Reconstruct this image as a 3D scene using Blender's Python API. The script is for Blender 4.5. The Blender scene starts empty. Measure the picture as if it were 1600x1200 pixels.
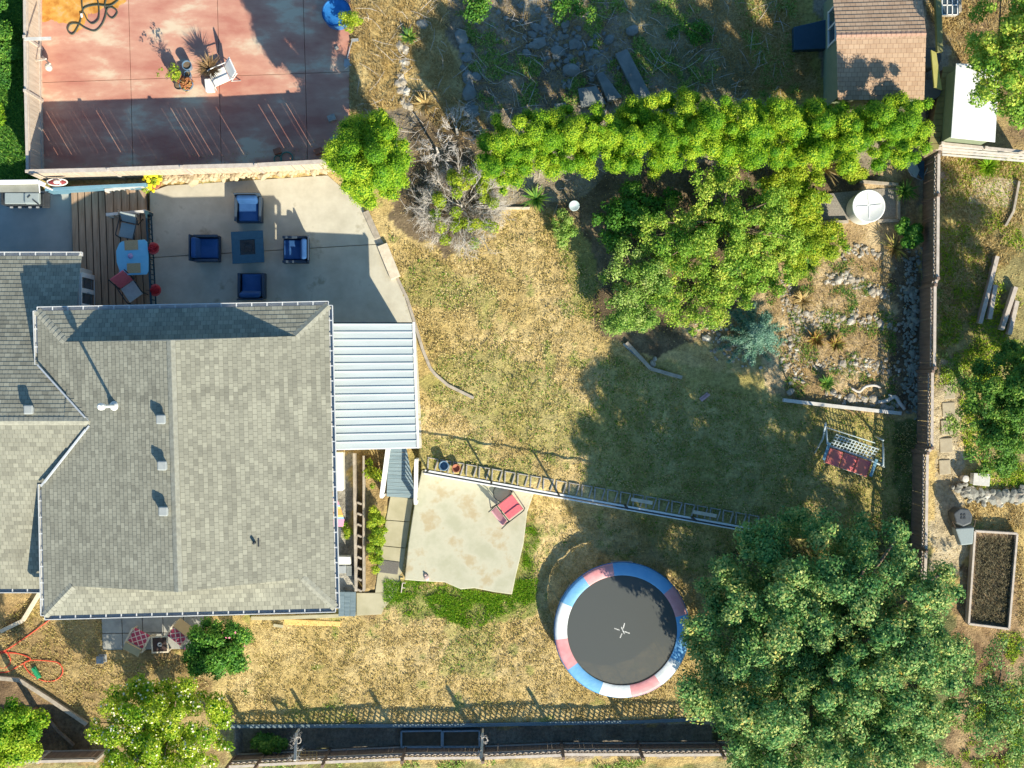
import bpy, bmesh, math
import numpy as np
from mathutils import Vector, Matrix, Euler
sc = bpy.context.scene
COL = sc.collection
R = math.radians
H = 46.0; S = 47.0           # camera height above the patio (m), photo pixels per metre at patio level
# ---------------------------------------------------------------- camera, sky, sun, exposure
cd = bpy.data.cameras.new('camera'); cam = bpy.data.objects.new('camera', cd); COL.objects.link(cam)
cam.location = (0, 0, H); cam.rotation_euler = (0, 0, 0)
cd.sensor_width = 36; cd.lens = 36 * H / (1600 / S); cd.clip_end = 2000; cd.clip_start = 1
sc.camera = cam
SUN_EL = 34.0
SD = Vector((-.51, .86, 0)).normalized() * math.cos(R(SUN_EL)) + Vector((0, 0, -math.sin(R(SUN_EL))))
w = bpy.data.worlds.new('World'); sc.world = w; w.use_nodes = True
nt = w.node_tree; bg = nt.nodes['Background']
sky = nt.nodes.new('ShaderNodeTexSky'); sky.sky_type = 'NISHITA'; sky.sun_disc = False
sky.sun_elevation = R(SUN_EL); sky.sun_rotation = math.atan2(-SD.x, -SD.y); sky.ozone_density = 5.0; sky.air_density = 1.0
tint = nt.nodes.new('ShaderNodeMix'); tint.data_type = 'RGBA'; tint.blend_type = 'MULTIPLY'; tint.inputs[0].default_value = 1; tint.inputs[7].default_value = (.72, 1.0, 1.02, 1)
nt.links.new(sky.outputs[0], tint.inputs[6]); nt.links.new(tint.outputs[2], bg.inputs[0]); bg.inputs[1].default_value = 0.105
sl = bpy.data.lights.new('sun', 'SUN'); sl.energy = 4.6; sl.angle = R(0.5); sl.color = (1, .90, .70)
so = bpy.data.objects.new('sun', sl); COL.objects.link(so); so.location = (10, -20, 30)
so.rotation_euler = SD.to_track_quat('-Z', 'Y').to_euler()
sc.view_settings.view_transform = 'Standard'; sc.view_settings.look = 'None'
sc.view_settings.exposure = 0.82; sc.view_settings.gamma = 1
# ---------------------------------------------------------------- helpers
def P(px, py, z=0.0):
    k = (H - z) / H / S
    return Vector(((px - 800) * k, (600 - py) * k, z))
def L(z, *pts): return [P(x, y, z) for x, y in pts]
_ico = {}
def ico(sub):
    if sub not in _ico:
        b = bmesh.new(); bmesh.ops.create_icosphere(b, subdivisions=sub, radius=1)
        b.verts.ensure_lookup_table()
        _ico[sub] = ([tuple(v.co) for v in b.verts], [tuple(v.index for v in f.verts) for f in b.faces]); b.free()
    return _ico[sub]
class MB:
    def __init__(s): s.v = []; s.f = []
    def add(s, vs, fs):
        n = len(s.v); s.v += [tuple(v) for v in vs]; s.f += [tuple(i + n for i in f) for f in fs]; return s
    def box(s, c, d, rz=0, rx=0, ry=0):
        m = Euler((rx, ry, rz)).to_matrix(); c = Vector(c); x, y, z = d[0] / 2, d[1] / 2, d[2] / 2
        vs = [c + m @ Vector((i * x, j * y, k * z)) for k in (-1, 1) for j in (-1, 1) for i in (-1, 1)]
        return s.add(vs, [(0, 2, 3, 1), (4, 5, 7, 6), (0, 1, 5, 4), (2, 6, 7, 3), (0, 4, 6, 2), (1, 3, 7, 5)])
    def bar(s, a, b, w, h):
        a = Vector(a); b = Vector(b); d = b - a; ln = d.length
        if ln < 1e-6: return s
        d.normalize(); u = Vector((0, 0, 1)) if abs(d.z) < .99 else Vector((0, 1, 0))
        r = d.cross(u).normalized(); u = r.cross(d)
        vs = [p + r * (i * w / 2) + u * (j * h / 2) for p in (a, b) for j in (-1, 1) for i in (-1, 1)]
        return s.add(vs, [(0, 1, 3, 2), (4, 6, 7, 5), (0, 4, 5, 1), (2, 3, 7, 6), (0, 2, 6, 4), (1, 5, 7, 3)])
    def tube(s, pts, r, n=8, closed=False):
        pts = [Vector(p) for p in pts]; m = len(pts); vs = []; pr = None
        for i, p in enumerate(pts):
            a = pts[i - 1] if (i or closed) else p; b = pts[(i + 1) % m] if (i < m - 1 or closed) else p
            d = (b - a).normalized()
            if pr is None: pr = d.orthogonal().normalized()
            pr = (pr - d * pr.dot(d)).normalized(); q = d.cross(pr)
            rr = r[i] if isinstance(r, (list, tuple)) else r
            vs += [p + (pr * math.cos(2 * math.pi * k / n) + q * math.sin(2 * math.pi * k / n)) * rr for k in range(n)]
        fs = []
        for i in range(m if closed else m - 1):
            for k in range(n):
                a, b = i * n + k, i * n + (k + 1) % n; c, d = ((i + 1) % m) * n + (k + 1) % n, ((i + 1) % m) * n + k
                fs.append((a, b, c, d))
        if not closed: fs += [tuple(range(n))[::-1], tuple((m - 1) * n + k for k in range(n))]
        return s.add(vs, fs)
    def prism(s, poly, z0, z1):
        a = sum(poly[i][0] * poly[(i + 1) % len(poly)][1] - poly[(i + 1) % len(poly)][0] * poly[i][1] for i in range(len(poly)))
        if a < 0: poly = poly[::-1]
        n = len(poly); vs = [(p[0], p[1], z0) for p in poly] + [(p[0], p[1], z1) for p in poly]
        return s.add(vs, [tuple(range(n))[::-1], tuple(range(n, 2 * n))] + [(i, (i + 1) % n, n + (i + 1) % n, n + i) for i in range(n)])
    def lathe(s, prof, c, n=24):
        c = Vector(c); vs = []; fs = []
        for r, z in prof:
            vs += [c + Vector((r * math.cos(2 * math.pi * k / n), r * math.sin(2 * math.pi * k / n), z)) for k in range(n)]
        for i in range(len(prof) - 1):
            for k in range(n): fs.append((i * n + k, i * n + (k + 1) % n, (i + 1) * n + (k + 1) % n, (i + 1) * n + k))
        if prof[0][0] > 0: fs.append(tuple(range(n))[::-1])
        if prof[-1][0] > 0: fs.append(tuple((len(prof) - 1) * n + k for k in range(n)))
        return s.add(vs, fs)
    def blob(s, c, d, rg, sub=1, jit=.18, rz=None):
        V, F = ico(sub); rz = rg.uniform(0, 6.3) if rz is None else rz
        co, si = math.cos(rz), math.sin(rz); out = []
        for x, y, z in V:
            k = 1 + rg.uniform(-jit, jit); x, y, z = x * d[0] * k, y * d[1] * k, z * d[2] * k
            out.append((c[0] + x * co - y * si, c[1] + x * si + y * co, c[2] + z))
        return s.add(out, F)
def thing(name, label, cat, loc=(0, 0, 0), rz=0, group=None):
    o = bpy.data.objects.new(name, None); COL.objects.link(o); o.empty_display_size = .2
    o.location = loc; o.rotation_euler = (0, 0, rz); return tag(o, label, cat, group)
def tag(o, label=None, cat=None, group=None, kind=None):
    if label: o['label'] = label
    if cat: o['category'] = cat
    if group: o['group'] = group
    if kind: o['kind'] = kind
    return o
def obj(name, mb, mat, parent=None, bev=0, smooth=False, world=False, label=None, kind=None, seg=2):
    """world=True: vertices are in world space, shifted to the parent's origin"""
    me = bpy.data.meshes.new(name); v = mb.v
    if world and parent is not None:
        q = parent; off = Vector((0, 0, 0))
        while q is not None: off += q.location; q = q.parent
        v = [(a - off.x, b - off.y, c - off.z) for a, b, c in v]
    me.from_pydata(v, [], mb.f); me.materials.append(mat)
    if smooth: me.polygons.foreach_set('use_smooth', [True] * len(me.polygons))
    me.update(); o = bpy.data.objects.new(name, me); COL.objects.link(o)
    if parent is not None: o.parent = parent
    if bev:
        m = o.modifiers.new('bevel', 'BEVEL'); m.width = bev; m.segments = seg; m.limit_method = 'ANGLE'
    if label: o['label'] = label
    if kind: o['kind'] = kind
    return o
def solo(name, mb, mat, label, cat, group=None, kind=None, **k):
    """a thing that is one mesh: origin moved to the middle of its base"""
    A = np.array(mb.v); c = Vector(((A[:, 0].min() + A[:, 0].max()) / 2, (A[:, 1].min() + A[:, 1].max()) / 2, A[:, 2].min()))
    mb.v = [(a - c.x, b - c.y, d - c.z) for a, b, d in mb.v]
    o = obj(name, mb, mat, **k); o.location = c; return tag(o, label, cat, group, kind)
def struct(name, mb, mat, **k): return tag(obj(name, mb, mat, **k), kind='structure')
def dup(root, loc, rz=None, label=None, group=None, scale=None):
    def cp(o, par):
        c = o.copy(); COL.objects.link(c); c.parent = par
        for ch in o.children: cp(ch, c)
        return c
    r = cp(root, None); r.location = loc
    if rz is not None: r.rotation_euler = (0, 0, rz)
    if label: r['label'] = label
    if group: r['group'] = group
    if scale: r.scale = scale
    return r
def npmesh(name, co, quads, mat, attr=None, parent=None, n=4, smooth=False):
    me = bpy.data.meshes.new(name); me.vertices.add(len(co)); me.vertices.foreach_set('co', np.asarray(co, np.float32).ravel())
    m = len(quads); me.loops.add(m * n); me.loops.foreach_set('vertex_index', np.asarray(quads, np.int32).ravel())
    me.polygons.add(m); me.polygons.foreach_set('loop_start', np.arange(0, m * n, n, dtype=np.int32))
    me.update(calc_edges=True)
    if attr is not None:
        a = me.attributes.new('v', 'FLOAT', 'FACE'); a.data.foreach_set('value', np.asarray(attr, np.float32))
    if smooth: me.polygons.foreach_set('use_smooth', np.ones(m, bool))
    me.materials.append(mat); o = bpy.data.objects.new(name, me); COL.objects.link(o)
    if parent is not None: o.parent = parent
    return o
# value noise
def vnoise(x, y, scale, seed):
    g = np.random.default_rng(seed).random((64, 64)); x = np.asarray(x) / scale + 100; y = np.asarray(y) / scale + 100
    xi = np.floor(x).astype(int); yi = np.floor(y).astype(int); fx = x - xi; fy = y - yi
    fx = fx * fx * (3 - 2 * fx); fy = fy * fy * (3 - 2 * fy); a = lambda i, j: g[(xi + i) % 64, (yi + j) % 64]
    return (a(0, 0) * (1 - fx) + a(1, 0) * fx) * (1 - fy) + (a(0, 1) * (1 - fx) + a(1, 1) * fx) * fy
def fbm(x, y, scale, seed, o=4):
    t = 0; s = 0; a = 1
    for i in range(o): t = t + a * vnoise(x, y, scale / 2 ** i, seed + i); s += a; a *= .55
    return t / s
def inpoly(px, py, poly):
    r = np.zeros(np.shape(px), bool); n = len(poly)
    for i in range(n):
        x1, y1 = poly[i]; x2, y2 = poly[(i + 1) % n]
        if y1 == y2: continue
        r ^= ((y1 > py) != (y2 > py)) & (px < (x2 - x1) * (py - y1) / (y2 - y1) + x1)
    return r
# ---------------------------------------------------------------- materials
def nodes(name):
    m = bpy.data.materials.new(name); m.use_nodes = True; t = m.node_tree
    return m, t, t.nodes['Principled BSDF'], t.nodes.new, t.links.new
def ramp(new, stops):
    r = new('ShaderNodeValToRGB'); e = r.color_ramp.elements
    while len(e) < len(stops): e.new(.5)
    for i, (p, c) in enumerate(stops): e[i].position = p; e[i].color = (*c, 1)
    return r
def M(name, c1, c2=None, scale=4, rough=.7, bump=0, bscale=None, metal=0, detail=5, dist=0, stretch=None, spec=.3, c3=None, w3=.62):
    m, t, p, new, link = nodes(name); p.inputs['Roughness'].default_value = rough; p.inputs['Metallic'].default_value = metal
    p.inputs['Specular IOR Level'].default_value = spec
    if c2 is None: c2 = tuple(min(1, x * .8) for x in c1)
    g = new('ShaderNodeNewGeometry'); mp = new('ShaderNodeMapping'); link(g.outputs['Position'], mp.inputs[0])
    if stretch: mp.inputs['Scale'].default_value = stretch
    n = new('ShaderNodeTexNoise'); n.inputs['Scale'].default_value = scale; n.inputs['Detail'].default_value = detail
    n.inputs['Distortion'].default_value = dist; n.inputs['Roughness'].default_value = .62; link(mp.outputs[0], n.inputs[0])
    st = [(.36, c1), (w3 - .08, c2), (w3 + .02, c3)] if c3 else [(.33, c1), (.66, c2)]
    r = ramp(new, st); link(n.outputs[0], r.inputs[0]); link(r.outputs[0], p.inputs['Base Color'])
    if bump:
        n2 = new('ShaderNodeTexNoise'); n2.inputs['Scale'].default_value = bscale or scale * 6; n2.inputs['Detail'].default_value = 4
        link(mp.outputs[0], n2.inputs[0]); b = new('ShaderNodeBump'); b.inputs['Strength'].default_value = bump
        b.inputs['Distance'].default_value = .02; link(n2.outputs[0], b.inputs['Height']); link(b.outputs[0], p.inputs['Normal'])
    return m
def leafmat(name, stops, trans=.25, rough=.55):
    m, t, p, new, link = nodes(name); a = new('ShaderNodeAttribute'); a.attribute_name = 'v'
    r = ramp(new, stops); link(a.outputs['Fac'], r.inputs[0]); link(r.outputs[0], p.inputs['Base Color'])
    p.inputs['Roughness'].default_value = rough; p.inputs['Specular IOR Level'].default_value = .25
    if trans:
        tr = new('ShaderNodeBsdfTranslucent'); link(r.outputs[0], tr.inputs[0]); mx = new('ShaderNodeMixShader'); mx.inputs[0].default_value = trans
        link(p.outputs[0], mx.inputs[1]); link(tr.outputs[0], mx.inputs[2]); link(mx.outputs[0], t.nodes['Material Output'].inputs[0])
    return m
def woodmat(name, c1, c2, axis=0, rough=.75):
    s = [1, 1, 1]; s[axis] = .08
    return M(name, c1, c2, scale=14, rough=rough, stretch=tuple(s), bump=.25, bscale=40)
def shinglemat(name, ca, cb, mortar):
    m, t, p, new, link = nodes(name); uv = new('ShaderNodeUVMap'); b = new('ShaderNodeTexBrick'); link(uv.outputs[0], b.inputs[0])
    b.inputs['Scale'].default_value = 1; b.inputs['Brick Width'].default_value = .175; b.inputs['Row Height'].default_value = .14
    b.inputs['Mortar Size'].default_value = .0055; b.inputs['Mortar Smooth'].default_value = .1
    b.inputs['Color1'].default_value = (0, 0, 0, 1); b.inputs['Color2'].default_value = (1, 1, 1, 1); b.inputs['Mortar'].default_value = (.5, .5, .5, 1)
    b2 = new('ShaderNodeTexBrick'); link(uv.outputs[0], b2.inputs[0]); b2.inputs['Scale'].default_value = 1; b2.inputs['Brick Width'].default_value = .27
    b2.inputs['Row Height'].default_value = .14; b2.inputs['Mortar Size'].default_value = 0; b2.offset = .37
    b2.inputs['Color1'].default_value = (0, 0, 0, 1); b2.inputs['Color2'].default_value = (1, 1, 1, 1)
    n = new('ShaderNodeTexNoise'); n.inputs['Scale'].default_value = 1.1; n.inputs['Detail'].default_value = 6; g = new('ShaderNodeNewGeometry'); link(g.outputs['Position'], n.inputs[0])
    n2 = new('ShaderNodeTexNoise'); n2.inputs['Scale'].default_value = 60; n2.inputs['Detail'].default_value = 2; link(g.outputs['Position'], n2.inputs[0])
    def mth(op, a, c):
        q = new('ShaderNodeMath'); q.operation = op
        for i, x in enumerate((a, c)):
            if isinstance(x, (int, float)): q.inputs[i].default_value = x
            else: link(x, q.inputs[i])
        return q.outputs[0]
    v = mth('ADD', mth('MULTIPLY', b.outputs[0], .40), mth('MULTIPLY', b2.outputs[0], .26))
    v = mth('ADD', v, mth('MULTIPLY', n.outputs[0], .34)); v = mth('ADD', v, mth('MULTIPLY', mth('SUBTRACT', n2.outputs[0], .5), .5))
    r = ramp(new, [(.1, ca), (.9, cb)]); link(v, r.inputs[0])
    mx = new('ShaderNodeMix'); mx.data_type = 'RGBA'; link(b.outputs['Fac'], mx.inputs[0]); link(r.outputs[0], mx.inputs[6]); mx.inputs[7].default_value = (*mortar, 1)
    link(mx.outputs[2], p.inputs['Base Color']); p.inputs['Roughness'].default_value = .9; p.inputs['Specular IOR Level'].default_value = .15
    bp = new('ShaderNodeBump'); bp.inputs['Strength'].default_value = .3; bp.inputs['Distance'].default_value = .01; link(n2.outputs[0], bp.inputs['Height']); link(bp.outputs[0], p.inputs['Normal'])
    return m
MAT = {}
def mk():
    m = MAT
    m['concrete'] = M('concrete', (.44, .41, .33), (.54, .51, .42), 1.3, .85, .15, 60, c3=(.36, .33, .25), w3=.68, detail=8)
    m['slab'] = M('slab_concrete', (.41, .40, .29), (.49, .47, .36), 1.3, .85, .15, 50, c3=(.43, .36, .23), w3=.62, detail=10)
    m['path'] = M('path_concrete', (.36, .33, .21), (.46, .42, .29), 1.6, .85, .15, 50)
    m['redpatio'] = M('painted_concrete', (.43, .175, .13), (.54, .29, .21), .9, .75, .1, 40, c3=(.60, .48, .35), w3=.62, stretch=(.55, 1.2, 1), detail=12)
    m['stain'] = M('rust_stain', (.42, .17, .03), (.62, .32, .07), 2.5, .6, .1, 40, c3=(.55, .36, .18), w3=.62, detail=10)
    m['bluepaint'] = M('blue_grey_paint', (.12, .26, .36), (.16, .31, .42), 5, .6)
    m['white'] = M('white_paint', (.80, .80, .78), (.72, .72, .70), 5, .5)
    m['offwhite'] = M('weathered_white', (.62, .60, .56), (.5, .48, .45), 6, .7)
    m['wall'] = M('siding', (.55, .54, .50), (.5, .49, .45), 3, .7)
    m['gutter'] = M('gutter_white', (.62, .63, .63), (.52, .53, .54), 4, .45)
    m['dark'] = M('dark_metal', (.03, .035, .04), (.05, .055, .06), 8, .5)
    m['metal'] = M('galvanised', (.45, .46, .47), (.36, .37, .38), 9, .4, metal=.3)
    m['roofmetal'] = M('pale_roof_metal', (.43, .48, .48), (.52, .57, .57), 1.6, .5, stretch=(.3, 3, 1))
    m['shingle'] = shinglemat('asphalt_shingle', (.185, .18, .145), (.37, .36, .285), (.11, .11, .09))
    m['shedroof'] = shinglemat('pink_shingle', (.36, .24, .16), (.50, .36, .25), (.17, .11, .075))
    m['deck'] = woodmat('deck_boards', (.29, .19, .12), (.46, .32, .22), 1)
    m['fencegrey'] = woodmat('weathered_cedar', (.50, .40, .31), (.66, .55, .44), 2)
    m['fencebrown'] = woodmat('brown_stained_wood', (.16, .11, .085), (.24, .17, .135), 2)
    m['rail'] = M('fence_cap', (.42, .36, .31), (.55, .48, .42), 7, .8, .2)
    m['timber'] = M('grey_timber', (.30, .26, .21), (.46, .40, .33), 6, .85, .3, 50)
    m['paletimber'] = M('pale_timber', (.55, .47, .36), (.68, .6, .48), 6, .8, .2)
    m['orange'] = M('yellow_board', (.72, .45, .14), (.8, .52, .2), 5, .6)
    m['stone'] = M('field_stone', (.46, .41, .33), (.28, .25, .21), 3, .85, .3, 20, c3=(.62, .58, .50), w3=.60)
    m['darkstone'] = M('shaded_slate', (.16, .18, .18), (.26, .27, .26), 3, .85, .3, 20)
    m['bark'] = M('bark', (.14, .10, .07), (.24, .18, .13), 8, .9, .5, 30)
    m['deadwood'] = M('dead_wood', (.66, .61, .56), (.50, .45, .40), 8, .85, .2)
    m['navy'] = M('blue_cushion', (.016, .07, .20), (.03, .10, .27), 3, .85, .15, 120)
    m['wicker'] = M('dark_wicker', (.03, .05, .08), (.05, .075, .11), 30, .6)
    m['teal'] = M('teal_tabletop', (.035, .10, .15), (.045, .12, .18), 8, .5)
    m['ltblue'] = M('pale_blue_plastic', (.20, .50, .66), (.24, .54, .70), 4, .45)
    m['tan'] = M('woven_placemat', (.50, .36, .20), (.40, .27, .14), 40, .8)
    m['grey'] = M('grey_sling', (.26, .31, .32), (.30, .35, .36), 20, .7)
    m['red'] = M('red_fabric', (.58, .09, .08), (.50, .07, .07), 12, .75)
    m['pink'] = M('coral_fabric', (.72, .16, .18), (.66, .13, .16), 12, .75)
    m['blackmesh'] = M('trampoline_mat', (.10, .105, .10), (.13, .135, .125), 2, .6)
    m['blue'] = M('blue_vinyl', (.14, .38, .66), (.20, .44, .70), 3, .5, .5, 7)
    m['tred'] = M('faded_red_vinyl', (.74, .36, .37), (.66, .27, .28), 3, .5, .5, 7)
    m['twhite'] = M('white_vinyl', (.76, .78, .78), (.66, .70, .72), 3, .5, .5, 7)
    m['pool'] = M('blue_cover', (.02, .14, .40), (.04, .22, .55), 5, .35, .6, 6)
    m['soil'] = M('soil', (.12, .09, .06), (.20, .15, .10), 6, .95, .5, 30)
    m['greensiding'] = M('green_siding', (.22, .27, .17), (.26, .30, .2), 4, .8)
    m['greenwood'] = M('mossy_board', (.20, .18, .07), (.28, .24, .10), 6, .85, .2, stretch=(1, .2, 1))
    m['glass'] = M('window_glass', (.05, .08, .10), (.07, .10, .12), 3, .08, spec=.8)
    m['tank'] = M('white_tank', (.80, .80, .74), (.74, .74, .68), 2, .5)
    m['terracotta'] = M('terracotta', (.40, .16, .09), (.33, .13, .08), 9, .8)
    m['potblue'] = M('glazed_blue_pot', (.10, .18, .28), (.16, .26, .38), 9, .25)
    m['block'] = M('concrete_block', (.40, .38, .34), (.30, .28, .26), 12, .9, .3, 60)
    m['hose'] = M('hose_dark', (.05, .06, .05), (.07, .08, .06), 9, .5)
    m['redhose'] = M('hose_red', (.75, .10, .05), (.68, .08, .05), 9, .45)
    m['greenplastic'] = M('green_plastic', (.03, .32, .14), (.03, .27, .12), 9, .4)
    m['binblack'] = M('grey_plastic', (.07, .08, .09), (.10, .11, .12), 9, .45)
    m['yellow'] = M('yellow_petal', (.85, .66, .02), (.9, .74, .04), 9, .6)
    m['pinkflower'] = M('pink_petal', (.80, .25, .38), (.7, .2, .32), 9, .6)
    m['whiteflower'] = M('white_petal', (.80, .76, .56), (.72, .66, .46), 9, .6)
    m['bluewood'] = woodmat('blue_grey_boards', (.11, .16, .19), (.19, .25, .28), 0)
    m['tarp'] = M('blue_tarp', (.02, .06, .10), (.03, .075, .12), 4, .5)
    m['towel'] = None
mk()
def checker(name, ca, cb, sc_, zig=False):
    m, t, p, new, link = nodes(name); tc = new('ShaderNodeTexCoord'); mp = new('ShaderNodeMapping'); link(tc.outputs['Object'], mp.inputs[0])
    if zig:
        w_ = new('ShaderNodeTexWave'); w_.wave_type = 'BANDS'; w_.bands_direction = 'Y'; w_.inputs['Scale'].default_value = sc_; w_.inputs['Distortion'].default_value = 3
        w_.inputs['Detail'].default_value = 0; link(mp.outputs[0], w_.inputs[0])
        r = ramp(new, [(0, (.8, .35, .1)), (.25, (.8, .7, .2)), (.5, (.25, .45, .75)), (.75, (.75, .3, .45)), (1, (.85, .8, .7))]); r.color_ramp.interpolation = 'CONSTANT'
        link(w_.outputs[0], r.inputs[0]); link(r.outputs[0], p.inputs['Base Color'])
    else:
        mp.inputs['Rotation'].default_value = (0, 0, R(45)); c = new('ShaderNodeTexBrick'); link(mp.outputs[0], c.inputs[0]); c.offset = 0
        c.inputs['Scale'].default_value = 1; c.inputs['Brick Width'].default_value = sc_; c.inputs['Row Height'].default_value = sc_; c.inputs['Mortar Size'].default_value = sc_ * .09
        c.inputs['Color1'].default_value = (*ca, 1); c.inputs['Color2'].default_value = (*[x * 1.2 for x in ca], 1); c.inputs['Mortar'].default_value = (*cb, 1); link(c.outputs[0], p.inputs['Base Color'])
    p.inputs['Roughness'].default_value = .85; return m
MAT['pattern'] = checker('lattice_print_fabric', (.42, .06, .12), (.75, .62, .58), .16)
MAT['towel'] = checker('zigzag_towel', None, None, .5, True)
m_, t_, p_, new_, link_ = nodes('trampoline_mesh')
p_.inputs['Base Color'].default_value = (.072, .080, .078, 1); p_.inputs['Roughness'].default_value = .5
tr_ = new_('ShaderNodeBsdfTransparent'); mx_ = new_('ShaderNodeMixShader'); mx_.inputs[0].default_value = .055
link_(p_.outputs[0], mx_.inputs[1]); link_(tr_.outputs[0], mx_.inputs[2]); link_(mx_.outputs[0], t_.nodes['Material Output'].inputs[0]); MAT['blackmesh'] = m_
# leaf ramps (0..1 random per leaf)
G = {}
G['cedar'] = leafmat('cedar_leaf', [(0, (.07, .22, .012)), (.4, (.24, .46, .02)), (1, (.64, .74, .05))], .35)
G['maple'] = leafmat('maple_leaf', [(0, (.035, .16, .05)), (.45, (.14, .31, .08)), (.78, (.42, .51, .17)), (.93, (.62, .58, .17)), (1, (.68, .42, .08))], .24)
G['fig'] = leafmat('fruit_tree_leaf', [(0, (.06, .22, .02)), (.45, (.28, .46, .05)), (.85, (.56, .64, .10)), (1, (.6, .5, .08))], .3)
G['fine'] = leafmat('fine_shrub_leaf', [(0, (.07, .22, .03)), (.55, (.28, .44, .07)), (1, (.54, .62, .22))], .25)
G['lime'] = leafmat('lime_shrub_leaf', [(0, (.12, .28, .02)), (.5, (.34, .46, .03)), (.85, (.54, .60, .05)), (1, (.64, .56, .06))], .3)
G['spruce'] = leafmat('blue_spruce_needle', [(0, (.06, .17, .11)), (.6, (.20, .36, .26)), (1, (.42, .56, .45))], .1)
G['rhodo'] = leafmat('rhododendron_leaf', [(0, (.03, .13, .02)), (.6, (.10, .27, .03)), (1, (.28, .44, .06))], .2)
G['bright'] = leafmat('young_leaf', [(0, (.07, .24, .01)), (.5, (.26, .44, .02)), (1, (.58, .64, .06))], .35)
G['straw'] = leafmat('straw', [(0, (.28, .18, .06)), (.5, (.46, .33, .13)), (1, (.62, .50, .26))], .15, .8)
G['lawn'] = leafmat('lawn_blades', [(0, (.06, .24, .015)), (.25, (.20, .30, .03)), (.5, (.42, .33, .12)), (.8, (.56, .44, .18)), (1, (.66, .55, .31))], .2, .8)
G['dead'] = leafmat('dead_twigs', [(0, (.36, .30, .24)), (.5, (.55, .49, .43)), (1, (.72, .67, .61))], 0, .85)
G['grape'] = leafmat('bird_fern_leaf', [(0, (.05, .15, .03)), (.6, (.14, .30, .04)), (1, (.35, .44, .08))], .25)
# ---------------------------------------------------------------- ground levels and terrain
LOW = -0.9; BED = -1.45; EAST = -0.3
WALL = [(500, 694), (651, 697), (657, 734), (1180, 830), (1447, 878)]          # terrace wall line, plan pixels
def wall_y(tx): return np.interp(tx, [p[0] for p in WALL], [p[1] for p in WALL])
def plan(x, y): return 800 + np.asarray(x) * S, 600 - np.asarray(y) * S
def zlevel(tx, ty):
    z = np.where(ty > wall_y(tx), LOW, 0.0); z = np.where(tx > 1449, EAST, z)
    z = np.where((ty > 1143) & (tx > 360) & (tx < 1449), BED, z)
    return z
def gz(px, py):                                                     # ground height under a photo pixel
    z = 0.0
    for _ in range(3):
        p = P(px, py, z); t = plan(p.x, p.y); z = float(zlevel(t[0], t[1]))
    return z
def pg(px, py, dz=0.0):
    z = gz(px, py); return P(px, py, z + dz)
gx = np.concatenate([[-400, -120, -50, -30, -24], np.arange(-20, 20.01, .09), [24, 30, 50, 120, 400]])
gy = np.concatenate([[-400, -120, -50, -30, -20], np.arange(-15.5, 15.51, .09), [20, 30, 50, 120, 400]])
X, Y = np.meshgrid(gx, gy); TX, TY = plan(X, Y)
Z = zlevel(TX, TY)
AX, AY = 800 + (TX - 800) * H / (H - Z), 600 + (TY - 600) * H / (H - Z)   # where the photo shows each ground point
JX = AX + (fbm(X, Y, .8, 5) - .5) * 34; JY = AY + (fbm(X, Y, .8, 9) - .5) * 34
n1 = fbm(X, Y, 3.0, 21, 5); n2 = fbm(X, Y, .6, 31, 4); n3 = fbm(X, Y, 1.3, 41, 4); n4 = fbm(X, Y, .25, 51, 3)
def c3(a, b, t): t = np.clip(t, 0, 1)[..., None]; return np.array(a) * (1 - t) + np.array(b) * t
GREENP = [[(690, 560), (780, 540), (870, 600), (960, 650), (900, 710), (760, 680), (650, 600)],
          [(600, 900), (690, 915), (800, 925), (815, 860), (840, 800), (850, 850), (830, 960), (720, 970), (600, 960)],
          [(905, 330), (945, 400), (945, 520), (900, 500), (880, 420), (850, 350)], [(700, 960), (780, 970), (770, 1060), (690, 1050)]]
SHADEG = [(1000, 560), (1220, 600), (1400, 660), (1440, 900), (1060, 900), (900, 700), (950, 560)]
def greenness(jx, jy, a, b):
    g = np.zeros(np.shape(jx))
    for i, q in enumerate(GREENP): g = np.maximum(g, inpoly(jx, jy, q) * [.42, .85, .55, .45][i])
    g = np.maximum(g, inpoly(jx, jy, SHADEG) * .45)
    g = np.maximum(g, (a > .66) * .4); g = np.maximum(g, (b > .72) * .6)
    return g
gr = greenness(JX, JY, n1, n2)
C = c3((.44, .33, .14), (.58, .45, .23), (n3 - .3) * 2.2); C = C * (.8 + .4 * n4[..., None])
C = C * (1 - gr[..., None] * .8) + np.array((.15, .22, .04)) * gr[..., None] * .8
def zone(poly, a, b, t=None, k=1.0):
    m = inpoly(JX, JY, poly)[..., None] * k; t = n2 if t is None else t
    global C; C = C * (1 - m) + c3(a, b, (t - .3) * 2.2) * m
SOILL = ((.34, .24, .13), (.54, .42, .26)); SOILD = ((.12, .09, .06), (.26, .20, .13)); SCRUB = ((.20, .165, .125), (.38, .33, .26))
zone([(560, -40), (1480, -40), (1480, 320), (900, 320), (640, 330), (560, 260)], *SCRUB)
zone([(560, -300), (700, -300), (700, 60), (770, 220), (700, 240), (640, 170), (545, 180), (540, 0)], (.42, .30, .12), (.56, .44, .22))
zone([(1060, -300), (1240, -300), (1290, 170), (1180, 150)], (.34, .27, .08), (.42, .36, .13))  # streak of sunlight across the scrub, painted as a yellower ground band
zone([(860, -300), (1060, -300), (1180, 150), (1060, 170), (980, 60)], (.20, .20, .11), (.36, .32, .21))
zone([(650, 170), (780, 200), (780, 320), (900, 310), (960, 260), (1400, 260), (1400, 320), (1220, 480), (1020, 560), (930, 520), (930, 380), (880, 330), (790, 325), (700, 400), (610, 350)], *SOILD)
zone([(1205, 420), (1330, 300), (1420, 250), (1440, 300), (1440, 650), (1210, 620), (1180, 560), (1040, 520), (1180, 470)], *SOILL)
zone([(1392, 400), (1440, 400), (1440, 640), (1392, 640)], *SOILD)
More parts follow.
